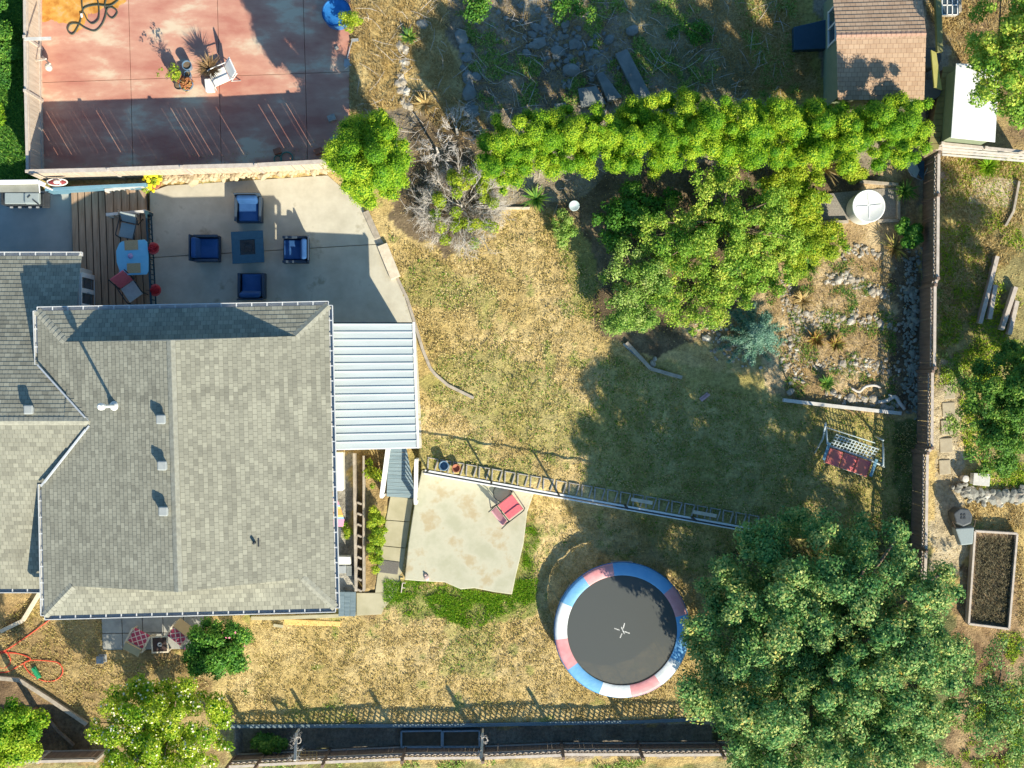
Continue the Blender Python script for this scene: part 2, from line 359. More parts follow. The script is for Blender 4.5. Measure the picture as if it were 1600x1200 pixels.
zone([(1395, 660), (1440, 660), (1450, 880), (1395, 880)], (.10, .12, .04), (.17, .2, .07))
zone([(-300, -300), (60, -300), (66, 290), (-300, 290)], (.035, .10, .015), (.10, .20, .03))
zone([(360, 1132), (1500, 1132), (1500, 1178), (360, 1178)], (.24, .20, .16), (.40, .34, .27))
zone([(-300, 960), (70, 960), (180, 960), (330, 1060), (350, 1140), (330, 1300), (-300, 1300)], (.26, .18, .09), (.46, .35, .17), n3)
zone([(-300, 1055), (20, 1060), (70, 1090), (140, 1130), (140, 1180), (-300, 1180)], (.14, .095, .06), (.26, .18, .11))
zone([(-300, 915), (60, 915), (40, 970), (-300, 1010)], (.30, .2, .1), (.45, .33, .16))
zone([(-300, 1192), (1300, 1192), (1300, 1500), (-300, 1500)], (.2, .2, .08), (.45, .38, .2))
zone([(1120, 860), (1440, 820), (1500, 1000), (1480, 1190), (1120, 1190)], (.10, .12, .05), (.20, .18, .09))  # shade under the big tree painted into the ground as dark green
# gravel and mulch strips between house and path
zone([(480, 700), (548, 700), (548, 950), (480, 950)], (.22, .21, .19), (.44, .42, .38), n4)
zone([(556, 700), (610, 700), (590, 960), (556, 960)], (.30, .21, .10), (.40, .3, .15))
# east neighbour: bare path and scrub
zone([(1466, 560), (1500, 560), (1505, 900), (1455, 900)], (.40, .33, .22), (.55, .47, .34))
zone([(1480, -300), (1900, -300), (1900, 235), (1480, 235)], (.22, .15, .09), (.40, .30, .14))
zone([(1505, 880), (1900, 980), (1900, 1500), (1480, 1500), (1480, 1000)], (.16, .10, .06), (.42, .30, .17))
zone([(1530, 330), (1900, 330), (1900, 740), (1530, 740)], (.24, .21, .10), (.38, .33, .15)); zone([(1474, 380), (1540, 350), (1545, 540), (1474, 560)], (.26, .23, .09), (.42, .36, .16))
n5 = fbm(X, Y, .45, 71, 4); Z = Z + (n2 - .5) * .06 + (n4 - .5) * .06 + (n5 - .5) * .11
Z[TY > 1178 * 1.03] += 0
for q_ in ([(64, -80), (546, -80), (543, 258), (66, 268)], [(-300, 302), (262, 294), (508, 278), (556, 318), (596, 385), (620, 440), (644, 520), (650, 640), (648, 690), (-300, 690)],
           [(660, 740), (830, 770), (815, 850), (797, 922), (741, 914), (640, 900), (650, 785)], [(608, 778), (642, 782), (618, 920), (592, 955), (560, 955), (560, 930), (590, 920)], [(162, 960), (316, 960), (316, 1012), (164, 1014)]):
    Z = np.where(inpoly(AX, AY, q_), Z - .14, Z)
me_co = np.stack([X, Y, Z], -1).reshape(-1, 3); ny, nx = X.shape
ii = (np.arange(ny - 1)[:, None] * nx + np.arange(nx - 1)[None]).ravel()
def groundmat():
    m, t, p, new, link = nodes('ground'); a = new('ShaderNodeAttribute'); a.attribute_name = 'Col'; g = new('ShaderNodeNewGeometry')
    n = new('ShaderNodeTexNoise'); n.inputs['Scale'].default_value = 9; n.inputs['Detail'].default_value = 9; n.inputs['Roughness'].default_value = .75; link(g.outputs['Position'], n.inputs[0])
    r = ramp(new, [(.3, (.45, .45, .45)), (.7, (1.5, 1.48, 1.4))]); link(n.outputs[0], r.inputs[0])
    mx = new('ShaderNodeMix'); mx.data_type = 'RGBA'; mx.blend_type = 'MULTIPLY'; mx.inputs[0].default_value = 1; link(a.outputs['Color'], mx.inputs[6]); link(r.outputs[0], mx.inputs[7])
    link(mx.outputs[2], p.inputs['Base Color']); p.inputs['Roughness'].default_value = .95; p.inputs['Specular IOR Level'].default_value = .1
    n_ = new('ShaderNodeTexNoise'); n_.inputs['Scale'].default_value = 22; n_.inputs['Detail'].default_value = 6; link(g.outputs['Position'], n_.inputs[0])
    b = new('ShaderNodeBump'); b.inputs['Strength'].default_value = .9; b.inputs['Distance'].default_value = .04; link(n_.outputs[0], b.inputs['Height']); link(b.outputs[0], p.inputs['Normal'])
    return m
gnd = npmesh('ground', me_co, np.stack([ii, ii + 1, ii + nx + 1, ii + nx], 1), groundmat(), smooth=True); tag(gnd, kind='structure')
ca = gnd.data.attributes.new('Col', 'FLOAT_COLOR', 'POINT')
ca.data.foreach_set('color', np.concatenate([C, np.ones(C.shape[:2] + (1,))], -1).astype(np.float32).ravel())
# ---------------------------------------------------------------- slabs and paths (structure)
def slabs(name, polys, z0, z1, mat, z=None, bev=.01, **k):
    mb = MB()
    for q in polys: mb.prism(L(z1 if z is None else z, *q), z0, z1)
    return struct(name, mb, mat, bev=bev, **k)
def quadgrid(xs_top, xs_bot, ys_l, ys_r, gap=.35):
    """cells of a slab split along slightly skewed joint lines"""
    out = []
    for i in range(len(ys_l) - 1):
        for j in range(len(xs_top) - 1):
            def pt(jj, i_, sx, sy):
                t = (ys_l[i_] - ys_l[0]) / (ys_l[-1] - ys_l[0]); x = xs_top[jj] * (1 - t) + xs_bot[jj] * t
                u = (x - xs_top[0]) / (xs_top[-1] - xs_top[0]); y = ys_l[i_] * (1 - u) + ys_r[i_] * u
                return (x + sx * gap, y + sy * gap)
            out.append([pt(j, i, 1, 1), pt(j + 1, i, -1, 1), pt(j + 1, i + 1, -1, -1), pt(j, i + 1, 1, -1)])
    return out
slabs('red_patio', quadgrid([61, 199, 338, 472, 548], [63, 208, 346, 481, 545], [-60, 129, 271], [-60, 112, 262]), -.2, .03, MAT['redpatio'], bev=.004)
slabs('concrete_patio', [[(234, 300), (262, 290), (512, 274), (562, 318), (600, 380.5), (234, 402.2)],
                         [(234, 403.2), (600, 381.5), (626, 440), (650, 520), (657, 640), (659, 700), (234, 700)]], -.2, .03, MAT['concrete'], bev=.004)
slabs('west_patio', [[(-300, 298), (112, 298), (118, 700), (-300, 700)]], -.2, .03, M('grey_concrete', (.33, .35, .34), (.42, .43, .41), 1.4, .85, .15, 60))
slabs('garden_slab', [[(659, 734), (700, 741), (835, 768), (824, 800), (818, 850), (806, 900), (800, 929), (771, 925), (741, 919), (720, 921), (695, 910), (655, 908), (632, 906), (638, 850), (648, 785)]], -1.1, -.55, MAT['slab'], bev=.03)
slabs('garden_path', [[(610, 775), (646, 779), (640, 815), (603, 812)], [(603, 813), (640, 816), (634, 856), (596, 852)], [(596, 853), (634, 857), (622, 926), (586, 926)],
                      [(557, 926.5), (622, 926.5), (600, 950), (596, 960), (557, 962)]], -1.1, -.86, MAT['path'])
slabs('terrace_pavers', quadgrid([158, 190, 222, 254, 286, 318], [160, 192, 224, 256, 288, 320], [962, 990, 1016], [958, 988, 1014], .5), -1.1, -.86, M('grey_pavers', (.26, .27, .26), (.38, .38, .36), 3, .85, .2, 60))
# orange stain of old water on the red slab, 4 mm proud
rg = np.random.default_rng(3); mb = MB()
pts = [(66, -40), (200, -40), (196, 4), (180, 14), (165, 8), (150, 20), (138, 22), (130, 42), (122, 50), (104, 47), (110, 38), (92, 36), (80, 30), (72, 34), (66, 34)]
q_ = []
for i in range(len(pts)):
    a_, b_ = pts[i], pts[(i + 1) % len(pts)]; n_ = max(1, int(math.hypot(a_[0] - b_[0], a_[1] - b_[1]) / 3)); e_ = a_[0] <= 66.5 and b_[0] <= 66.5 or a_[1] < -5
    q_ += [(a_[0] + (b_[0] - a_[0]) * k / n_ + (0 if e_ else rg.normal() * 1.1), a_[1] + (b_[1] - a_[1]) * k / n_ + (0 if e_ else rg.normal() * 1.1)) for k in range(n_)]
mb.prism(L(.03, *q_), .030, .034); struct('rust_stain', mb, MAT['stain'])
# ---------------------------------------------------------------- house
WL = .937
def plane_uv(mb_list, A, B, Cc, D, exp=.14, step=.012, uvs=None):
    """shingled slope: A-B low edge, D-C high edge; every course is a real 12 mm step"""
    A, B, Cc, D = map(Vector, (A, B, Cc, D)); n = (B - A).cross(D - A).normalized()
    if n.z < 0: n = -n
    up = ((D + Cc) / 2 - (A + B) / 2); ex = (B - A).normalized(); up = up - ex * up.dot(ex); ln = up.length; upn = up.normalized()
    k = max(1, round(ln / exp))
    for i in range(k):
        t0, t1 = i / k, (i + 1) / k
        a0, b0, b1, a1 = A.lerp(D, t0), B.lerp(Cc, t0), B.lerp(Cc, t1), A.lerp(D, t1)
        q = [a0 + n * step, b0 + n * step, b1 + n * .001, a1 + n * .001]
        i0 = len(mb_list.v); mb_list.v += [tuple(x) for x in q] + [tuple(a0 - n * .004), tuple(b0 - n * .004)]
        mb_list.f += [(i0, i0 + 1, i0 + 2, i0 + 3), (i0 + 4, i0 + 5, i0 + 1, i0)]
        us = [x.dot(ex) for x in (a0, b0, b1, a1)]
        uvs += [(us[0], i * .14 + .001), (us[1], i * .14 + .001), (us[2], i * .14 + .139), (us[3], i * .14 + .139)]
        uvs += [(us[0], i * .14 + .002), (us[1], i * .14 + .002), (us[1], i * .14 + .01), (us[0], i * .14 + .01)]
def roofobj(name, planes, mat, parent, exp=.14, step=.012):
    mb = MB(); uvs = []
    for q in planes: plane_uv(mb, *q, exp=exp, step=step, uvs=uvs)
    o = obj(name, mb, mat, parent, world=True); uvl = o.data.uv_layers.new(name='UVMap')
    uvl.data.foreach_set('uv', np.array(uvs, np.float32).ravel()); return o
ZE = 2.9; ZR = 4.4; ZS = 3.22
NW, NE, SE, SW = P(58, 486, ZE), P(513, 477, ZE), P(524, 950, ZE), P(70, 962, ZE)
hw = (NE.x - NW.x) / 2; ridx = (NW.x + NE.x) / 2; fr = (ZS - ZE) / (ZR - ZE)
def inset(p, sx, sy): return Vector((p.x + sx * hw * fr, p.y + sy * hw * fr, ZS))
nw, ne, se, sw = inset(NW, 1, -1), inset(NE, -1, -1), inset(SE, -1, 1), inset(SW, 1, 1)
RN = Vector(((nw.x + ne.x) / 2, nw.y, ZR)); RS = Vector(((sw.x + se.x) / 2, sw.y, ZR))
house = thing('house', 'grey shingled house with white gutters at the left edge of the yard', 'house', (P(290, 720, 0).x, P(290, 720, 0).y, LOW))
roofobj('roof', [(SE, NE, ne, se), (se, ne, RN, RS), (NW, SW, sw, nw), (nw, sw, RS, RN), (NE, NW, nw, ne), (SW, SE, se, sw)], MAT['shingle'], house)
mb = MB()
for a, b, c in ((nw, ne, RN), (sw, se, RS)):
    d = Vector((0, .01 if c is RN else -.01, 0)); mb.add([a - Vector((0, 0, .05)), b - Vector((0, 0, .05)), c - Vector((0, 0, .03))], [(0, 1, 2)])
mb.prism([(NW.x + .5, NW.y - .5), (NE.x - .5, NE.y - .5), (SE.x - .5, SE.y + .5), (SW.x + .5, SW.y + .5)], -1.2, ZE - .05)
ze_w = 1.72; zr_w = 3.5
wN0, wN1 = P(-260, 402, ze_w), P(128, 400, ze_w); wS0, wS1 = P(-260, 920, 1.72), P(70, 918, 1.72); wS1.x = wN1.x
wr0 = Vector((wN0.x, P(0, 658, zr_w).y, zr_w)); wr1 = Vector((RN.x - 1.2, wr0.y, zr_w)); wre = Vector((wN1.x, wr0.y, zr_w))
mb.prism([(wN0.x, wN0.y - .35), (wN1.x - .12, wN1.y - .35), (wS1.x - .12, wS0.y + .5), (wS0.x, wS0.y + .5)], -1.2, ze_w - .03)
obj('wall', mb, MAT['wall'], house, world=True)
wrf = roofobj('wing_roof', [(Vector((wN1.x, wN1.y, ze_w)), Vector((wN0.x, wN1.y, ze_w)), wr0, wre), (Vector((wS0.x, wS0.y, ze_w)), Vector((wS1.x, wS0.y, ze_w)), wre, wr0), (Vector((wre.x + 1.0, wre.y + 1.5, zr_w - .42)), Vector((wre.x, wre.y + 1.5, zr_w - .42)), wre, wre + Vector((1.0, 0, 0))), (Vector((wre.x, wre.y - 1.5, zr_w - .42)), Vector((wre.x + 1.0, wre.y - 1.5, zr_w - .42)), wre + Vector((1.0, 0, 0)), wre)], MAT['shingle'], house)
# short stretch of wing ridge running into the main slope
mb = MB(); 
def caps(a, b, name='ridge_cap', w=.26, par=house, mat=None, n_=None):
    mb = MB(); a = Vector(a); b = Vector(b); d = b - a; k = max(2, int(d.length / .15)); e = d.normalized(); r = e.cross(Vector((0, 0, 1))).normalized()
    for i in range(k):
        p = a + d * (i / k); q = a + d * ((i + 1.06) / k); h = Vector((0, 0, 1))
        for s_ in (-1, 1):
            lo = r * s_ * w / 2 - h * (.05 if n_ is None else n_)
            i0 = len(mb.v); mb.v += [tuple(p + h * .034), tuple(q + h * .02), tuple(q + lo + h * .02), tuple(p + lo + h * .034), tuple(p + lo + h * .0)]; mb.f += [(i0, i0 + 1, i0 + 2, i0 + 3) if s_ > 0 else (i0 + 3, i0 + 2, i0 + 1, i0)]
    o = obj(name, mb, mat or CAPM, par, world=True); return o
CAPM = M('cap_shingle', (.26, .255, .21), (.38, .37, .30), 9, .9, .3, 60)
caps(RS, RN); caps(NW, nw); caps(ne, NE); caps(SE, se); caps(sw, SW); caps(wr0, wre + Vector((.75, 0, 0)))
def gutter(a, b, out, name='gutter', par=house, every=.47, mat=None):
    """half box gutter with straps; out = unit vector away from the roof"""
    mb = MB(); a = Vector(a); b = Vector(b); out = Vector(out); dz = Vector((0, 0, -.07))
    mb.bar(a + out * .125 + dz * .6, b + out * .125 + dz * .6, .022, .12); mb.bar(a + out * .06 + dz * 1.6, b + out * .06 + dz * 1.6, .13, .012)
    for e in (a, b): mb.bar(e + dz * .6, e + out * .125 + dz * .6, .02, .11)
    o = obj(name, mb, mat or MAT['gutter'], par, world=True); n = int((b - a).length / every)
    for i in range(1, n): p = a.lerp(b, i / n); mb2 = MB(); mb2.bar(p + dz * .1, p + out * .13 + dz * .1, .035, .012); obj('gutter_strap', mb2, mat or MAT['gutter'], o, world=True)
    return o
gutter(NW, NE, (0, 1, 0)); gutter(NE, SE, (1, 0, 0)); gutter(SE, SW, (0, -1, 0)); gutter(SW, P(66, 757, ZE), (-1, 0, 0)); gutter(P(61, 570, ZE), NW, (-1, 0, 0))
gutter(Vector((wN0.x, wN1.y, ze_w)), wN1, (0, 1, 0)); gutter(Vector((P(66, 918, ze_w).x, wS0.y, ze_w)), wS0, (0, -1, 0))
VM = M('valley_flashing', (.50, .52, .54), (.6, .62, .64), 4, .4, metal=.2)
for a, b in (((62, 573), (136, 655)), ((137, 668), (67, 757))):
    mb = MB(); pa = P(*a, 3.0 if a[1] != 668 else 3.47); pb = P(*b, 3.47 if a[1] != 668 else 3.0)
    for k_ in (-.055, .055): mb.bar(pa + Vector((k_, -k_ if a[1] == 573 else k_, .03)), pb + Vector((k_, -k_ if a[1] == 573 else k_, .03)), .05, .03)
    obj('valley_flashing', mb, VM, house, world=True)
def roofz(p): return ZE + (min(p.x - NW.x, NE.x - p.x) / hw) * (ZR - ZE)
VENT = M('vent_grey', (.36, .38, .37), (.30, .32, .32), 6, .6)
for (vx, vy, zz) in ((254, 656, 4.1), (256, 728, 4.1), (258, 799, 4.1), (45, 641, 3.35)):
    c = P(vx, vy, zz + .2); mb = MB(); zb = (roofz(c) if vx > 100 else zr_w - abs(c.y - wr0.y) * .3) - .03
    mb.box((c.x, c.y, zb + .09), (.24, .22, .22)); mb.box((c.x, c.y + .02, zb + .22), (.29, .29, .09))
    obj('roof_vent', mb, VENT, house, world=True, bev=.06, seg=3)
c = P(180, 634, 3.6); zb = roofz(c); mb = MB(); top = 1.5
mb.lathe([(.05, -.1), (.05, top), (.062, top), (.062, top + .06)], (c.x + .04, c.y, zb), 12); vp = obj('vent_pipe', mb, MAT['white'], house, world=True, smooth=False)
mb = MB(); mb.lathe([(.15, 0), (.14, .03), (.09, .1), (.07, .16)], (c.x + .02, c.y, zb), 16); obj('pipe_flashing', mb, MAT['white'], vp, world=True, smooth=True)
mb = MB(); mb.lathe([(.09, top - .25), (.11, top - .2), (.11, top - .02), (.05, top + .1)], (c.x + .04, c.y, zb), 12); obj('pipe_cap', mb, MAT['white'], vp, world=True)
c = P(396, 849, 3.9); mb = MB(); zb = roofz(c); mb.lathe([(.045, -.1), (.045, .25), (.02, .27)], (c.x, c.y, zb), 10); mb.box((c.x, c.y, zb + .03), (.26, .26, .02)); obj('vent_stub', mb, MAT['dark'], house, world=True)
# patio door in the wing's end wall
xw = wN1.x - .12; yd = P(0, 455, 1).y; door = MB()
for dy in (-.5, 0, .5): door.box((xw + .04, yd + dy, .91), (.08, .15, 1.34))
for zz in (.2, 1.62): door.box((xw + .045, yd, zz), (.085, 1.07, .08))
dr = obj('door', door, MAT['white'], house, world=True, bev=.005)
mb = MB(); mb.box((xw + .012, yd, .9), (.02, 1.0, 1.4)); obj('pane', mb, MAT['glass'], dr, world=True)
mb = MB(); mb.box((xw + .10, yd - .06, 1.0), (.04, .03, .14)); obj('handle', mb, MAT['metal'], dr, world=True)
for wy in (820, 890):
    q = P(505, wy, .3); mb = MB(); xe = NE.x - .5
    for a_, b_ in (((0, 0, .5), (.06, 1.1, .06)), ((0, 0, -.5), (.06, 1.1, .06)), ((0, .52, 0), (.06, .06, 1.0)), ((0, -.52, 0), (.06, .06, 1.0)), ((0, 0, 0), (.05, .05, 1.0))): mb.box((xe + .03 + a_[0], q.y + a_[1], .6 + a_[2]), b_)
    wd = obj('window', mb, MAT['white'], house, world=True); mb = MB(); mb.box((xe + .008, q.y, .6), (.015, 1.0, .95)); obj('pane', mb, MAT['glass'], wd, world=True)
# ---------------------------------------------------------------- patio cover
ZC = 2.4; a, b, c_, d = P(515, 505, ZC + .1), P(644, 505, ZC), P(651, 699, ZC), P(520, 702, ZC + .1)
pc = thing('patio_cover', 'pale ribbed metal patio cover attached to the east side of the house', 'patio cover', P(582, 600, 0))
mb = MB(); n = 16; prof = []
for i in range(n):
    t0 = i / n
    for tt, zz in ((.0, .0), (.06, .035), (.16, .035), (.22, 0), (.995, .006)): prof.append((t0 + tt / n, zz))
prof.append((1, 0))
for i in range(len(prof) - 1):
    (t0, z0), (t1, z1) = prof[i], prof[i + 1]; u = Vector((0, 0, 1))
    mb.add([a.lerp(d, t0) + u * z0, a.lerp(d, t1) + u * z1, b.lerp(c_, t1) + u * z1, b.lerp(c_, t0) + u * z0], [(0, 1, 2, 3)])
obj('roof_panel', mb, MAT['roofmetal'], pc, world=True)
mb = MB(); dn = Vector((0, 0, -.07)); mb.bar(b + dn + Vector((.05, .03, .04)), c_ + dn + Vector((.05, -.03, .04)), .07, .16); mb.bar(d + dn, c_ + dn, .06, .14); obj('fascia', mb, MAT['white'], pc, world=True)
mb = MB(); mb.bar(a + dn, b + dn, .06, .14); obj('back_fascia', mb, MAT['dark'], pc, world=True)
for q in (b.lerp(c_, .22), b.lerp(c_, .6), c_):
    mb = MB(); mb.box((q.x - .12, q.y - .1 if q is not c_ else q.y + .1, ZC / 2), (.1, .1, ZC - .1)); obj('post', mb, MAT['white'], pc, world=True, bev=.008)
# privacy screen below the cover: boards with a perforated strip
scr = thing('privacy_screen', 'solid boarded screen standing under the patio cover with a perforated strip', 'screen', P(640, 590, 0)); mb = MB()
x0 = P(640, 0, 0).x; y0 = P(0, 545, 0).y; y1 = P(0, 690, 0).y
mb.box((x0, (y0 + y1) / 2, .93), (.03, y0 - y1, 1.80)); mb.box((x0, (y0 + y1) / 2, 2.12), (.03, y0 - y1, .14))
yh = P(0, 566, 0).y; mb.box((x0, (y0 + yh) / 2, 1.94), (.03, y0 - yh, .22)); yk = yh - 9 * .125; mb.box((x0, (yk + y1) / 2, 1.94), (.03, yk - y1, .22))
for i in range(9): mb.box((x0, yh - .125 * i - .02, 1.94), (.03, .045 if i != 4 else .15, .22))
mb.box((x0, (yh + yk) / 2, 1.94), (.03, yh - yk, .035)); obj('board_panel', mb, MAT['offwhite'], scr, world=True)
for yy in (y0, y1): mb = MB(); mb.box((x0, yy, 1.1), (.09, .09, 2.2)); obj('post', mb, MAT['white'], scr, world=True, bev=.005)
# ---------------------------------------------------------------- fences
def lattice(mb, a, b, z0, z1, cell=.135, w=.045, t=.008, both=True):
    a = Vector(a); b = Vector(b); ln = (b - a).length; e = (b - a).normalized(); h = z1 - z0; nrm = Vector((-e.y, e.x, 0))
    for sg in (1, -1):
        off = nrm * (t * .5 * sg + sg * .002); s_ = -h
        while s_ < ln:
            u0, u1 = s_, s_ + h; v0, v1 = (0, h) if sg > 0 else (h, 0)
            if u0 < 0: f = -u0 / (u1 - u0); v0 = v0 + (v1 - v0) * f; u0 = 0
            if u1 > ln: f = (ln - u0) / (u1 - u0); v1 = v0 + (v1 - v0) * f; u1 = ln
            if u1 - u0 > .03:
                p = a + e * u0 + off; q = a + e * u1 + off
                mb.bar((p.x, p.y, z0 + v0), (q.x, q.y, z0 + v1), t, w)
            s_ += cell * 1.414
def fence(name, label, pts, zb, zt, matb, matr, lat=0, board=.14, gap=.006, seed=1, posth=.1, capw=.09, group=None, postmat=None, drop=None):
    """pts: plan points (world xy) at the posts; zb/zt base and top; lat: height of the lattice part"""
    c = sum((Vector((p[0], p[1], 0)) for p in pts), Vector()) / len(pts); c.z = zb; root = thing(name, label, 'fence', c, group=group); r_ = np.random.default_rng(seed)
    for i in range(len(pts) - 1):
        zt_ = zt - (drop[i] if drop else 0)
        a = Vector((pts[i][0], pts[i][1], 0)); b = Vector((pts[i + 1][0], pts[i + 1][1], 0)); ln = (b - a).length; e = (b - a) / ln; rz = math.atan2(e.y, e.x); x = .05; mb = MB(); top = zt_ - lat - .04
        while x < ln - .05:
            w_ = min(board * r_.uniform(.96, 1.02), ln - .05 - x); p = a + e * (x + w_ / 2); tt = top - r_.uniform(0, .004)
            mb.box((p.x, p.y, (zb + tt) / 2), (w_, .02 + r_.uniform(-.002, .004), tt - zb), rz); x += w_ + gap * r_.choice([.25, .4, .8, 1.6, 2.6]) 
        obj('board_panel', mb, matb, root, world=True)
        nrm = Vector((-e.y, e.x, 0))
        for zz in (zb + .3, top - .12): mb = MB(); mb.bar(a + nrm * .03 + Vector((0, 0, zz)), b + nrm * .03 + Vector((0, 0, zz)), .035, .09); obj('stringer', mb, matr, root, world=True)
        mb = MB()
        mb.bar(a + Vector((0, 0, zt_)), b + Vector((0, 0, zt_)), capw, .035)
        obj('top_rail', mb, matr, root, world=True)
        if lat: mb = MB(); mb.bar(a + Vector((0, 0, top + .015)), b + Vector((0, 0, top + .015)), .05, .04); obj('middle_rail', mb, matr, root, world=True)
        if lat:
            mb = MB(); lattice(mb, a, b, top + .03, zt_ - .02); obj('lattice_panel', mb, matb, root, world=True)
    for i, p in enumerate(pts):
        zt_ = zt - (drop[min(i, len(pts) - 2)] if drop else 0)
        mb = MB(); mb.box((p[0], p[1], (zb + zt_ + posth) / 2), (.1, .1, zt_ + posth - zb), math.atan2(pts[-1][1] - pts[0][1], pts[-1][0] - pts[0][0])); obj('post', mb, postmat or matr, root, world=True, bev=.012)
    return root
def pl(z, *q): return [tuple(P(x, y, z)[:2]) for x, y in q]
fence('board_fence', 'weathered grey board fence along the left side of the red patio', pl(1.6, (38, -60), (39, 58), (40, 142), (43, 268)), 0, 1.6, MAT['fencegrey'], MAT['rail'], seed=5, gap=.004)
fence('board_fence', 'long weathered board fence between the red patio and the concrete patio', pl(2.0, (43, 268), (170, 265), (284, 261), (400, 258), (510, 252), (552, 250)), 0, 2.0, MAT['fencegrey'], MAT['rail'], seed=9, gap=.009, capw=.13)
eg = []
fence('lattice_fence', 'brown fence with lattice top running down the right side of the yard', pl(1.65, (1467, 238), (1466, 305), (1465, 435), (1461, 445), (1460, 575), (1457, 580), (1456, 700), (1449, 708), (1447, 860), (1444, 930)), EAST, 1.65, MAT['fencebrown'], MAT['rail'], lat=.36, seed=13, gap=.004, postmat=MAT['fencebrown'])
fence('lattice_fence', 'brown fence with lattice top along the bottom planting bed', pl(.35, (355, 1199), (401, 1197), (506, 1192), (629, 1187), (755, 1186), (880, 1181), (1003, 1181), (1130, 1180), (1240, 1178)), BED, .28, MAT['fencebrown'], MAT['rail'], lat=.40, seed=17, gap=.003, postmat=MAT['fencebrown'], posth=.5, drop=[0, .05, .0, .09, .02, .1, .0, .05])
fence('board_fence', 'short brown fence at the bottom left corner below the flowering tree', pl(.3, (-40, 1192), (60, 1190), (150, 1188)), LOW - .3, .3, MAT['fencebrown'], MAT['rail'], seed=19)
# ---------------------------------------------------------------- vegetation builders
def leafcloud(name, centers, radii, n, size, mat, parent, rg, asp=.6, upb=.35, jit=.55, core=0, squash=.8, topk=.25, var=.45, shell=.35, off=0.0, zbias=.0):
    """n leaf faces spread over clumps; v = per clump tint + per leaf tint"""
    C_ = np.asarray(centers, float); Rd = np.asarray(radii, float); K = len(C_)
    pr = Rd ** 2; pr /= pr.sum(); k = rg.choice(K, n, p=pr)
    d = rg.normal(size=(n, 3)); d[:, 2] += topk; d /= np.linalg.norm(d, axis=1)[:, None]
    rr = Rd[k] * (1 - shell * rg.random(n) ** 1.5) * (1 + .08 * rg.normal(size=n))
    p = C_[k] + d * rr[:, None] * np.array([1, 1, squash])
    nn = d + rg.normal(size=(n, 3)) * jit; nn[:, 2] += upb; nn /= np.linalg.norm(nn, axis=1)[:, None]
    t = np.cross(nn, rg.normal(size=(n, 3))); t /= np.linalg.norm(t, axis=1)[:, None]; b = np.cross(nn, t)
    s = size * rg.uniform(.6, 1.3, n)[:, None]; 
    co = np.stack([p - t * s * .5, p + b * s * asp * .5 + t * s * .05, p + t * s * .5, p - b * s * asp * .5 + t * s * .05], 1).reshape(-1, 3)
    q = np.arange(n * 4).reshape(-1, 4); cv = rg.random(K)
    v = np.clip(cv[k] * var + rg.random(n) * (1 - var) + off, 0, 1)
    if core:  # solid blobs in the darkest tint, added inside the clumps to block light
        V, F = ico(1); V = np.array(V); F = np.array([f + (f[2],) for f in F]); vs = []; fs = []; base = len(co)
        for i in range(K): vs.append(C_[i] + V * Rd[i] * core * np.array([1, 1, squash]) * rg.uniform(.85, 1.1, (len(V), 1))); fs.append(F[:, :4] + base + i * len(V))
        co = np.concatenate([co] + vs)
        fs = np.concatenate(fs); me = bpy.data.meshes.new(name)
        me.vertices.add(len(co)); me.vertices.foreach_set('co', co.astype(np.float32).ravel()); nq, nt_ = len(q), len(fs)
        me.loops.add(nq * 4 + nt_ * 3); me.loops.foreach_set('vertex_index', np.concatenate([q.ravel(), fs[:, :3].ravel()]).astype(np.int32))
        me.polygons.add(nq + nt_); me.polygons.foreach_set('loop_start', np.concatenate([np.arange(nq) * 4, nq * 4 + np.arange(nt_) * 3]).astype(np.int32)); me.update(calc_edges=True)
        a = me.attributes.new('v', 'FLOAT', 'FACE'); a.data.foreach_set('value', np.concatenate([v, np.zeros(nt_)]).astype(np.float32))
        me.materials.append(mat); o = bpy.data.objects.new(name, me); COL.objects.link(o); o.parent = parent; return o
    return npmesh(name, co, q, mat, v, parent)
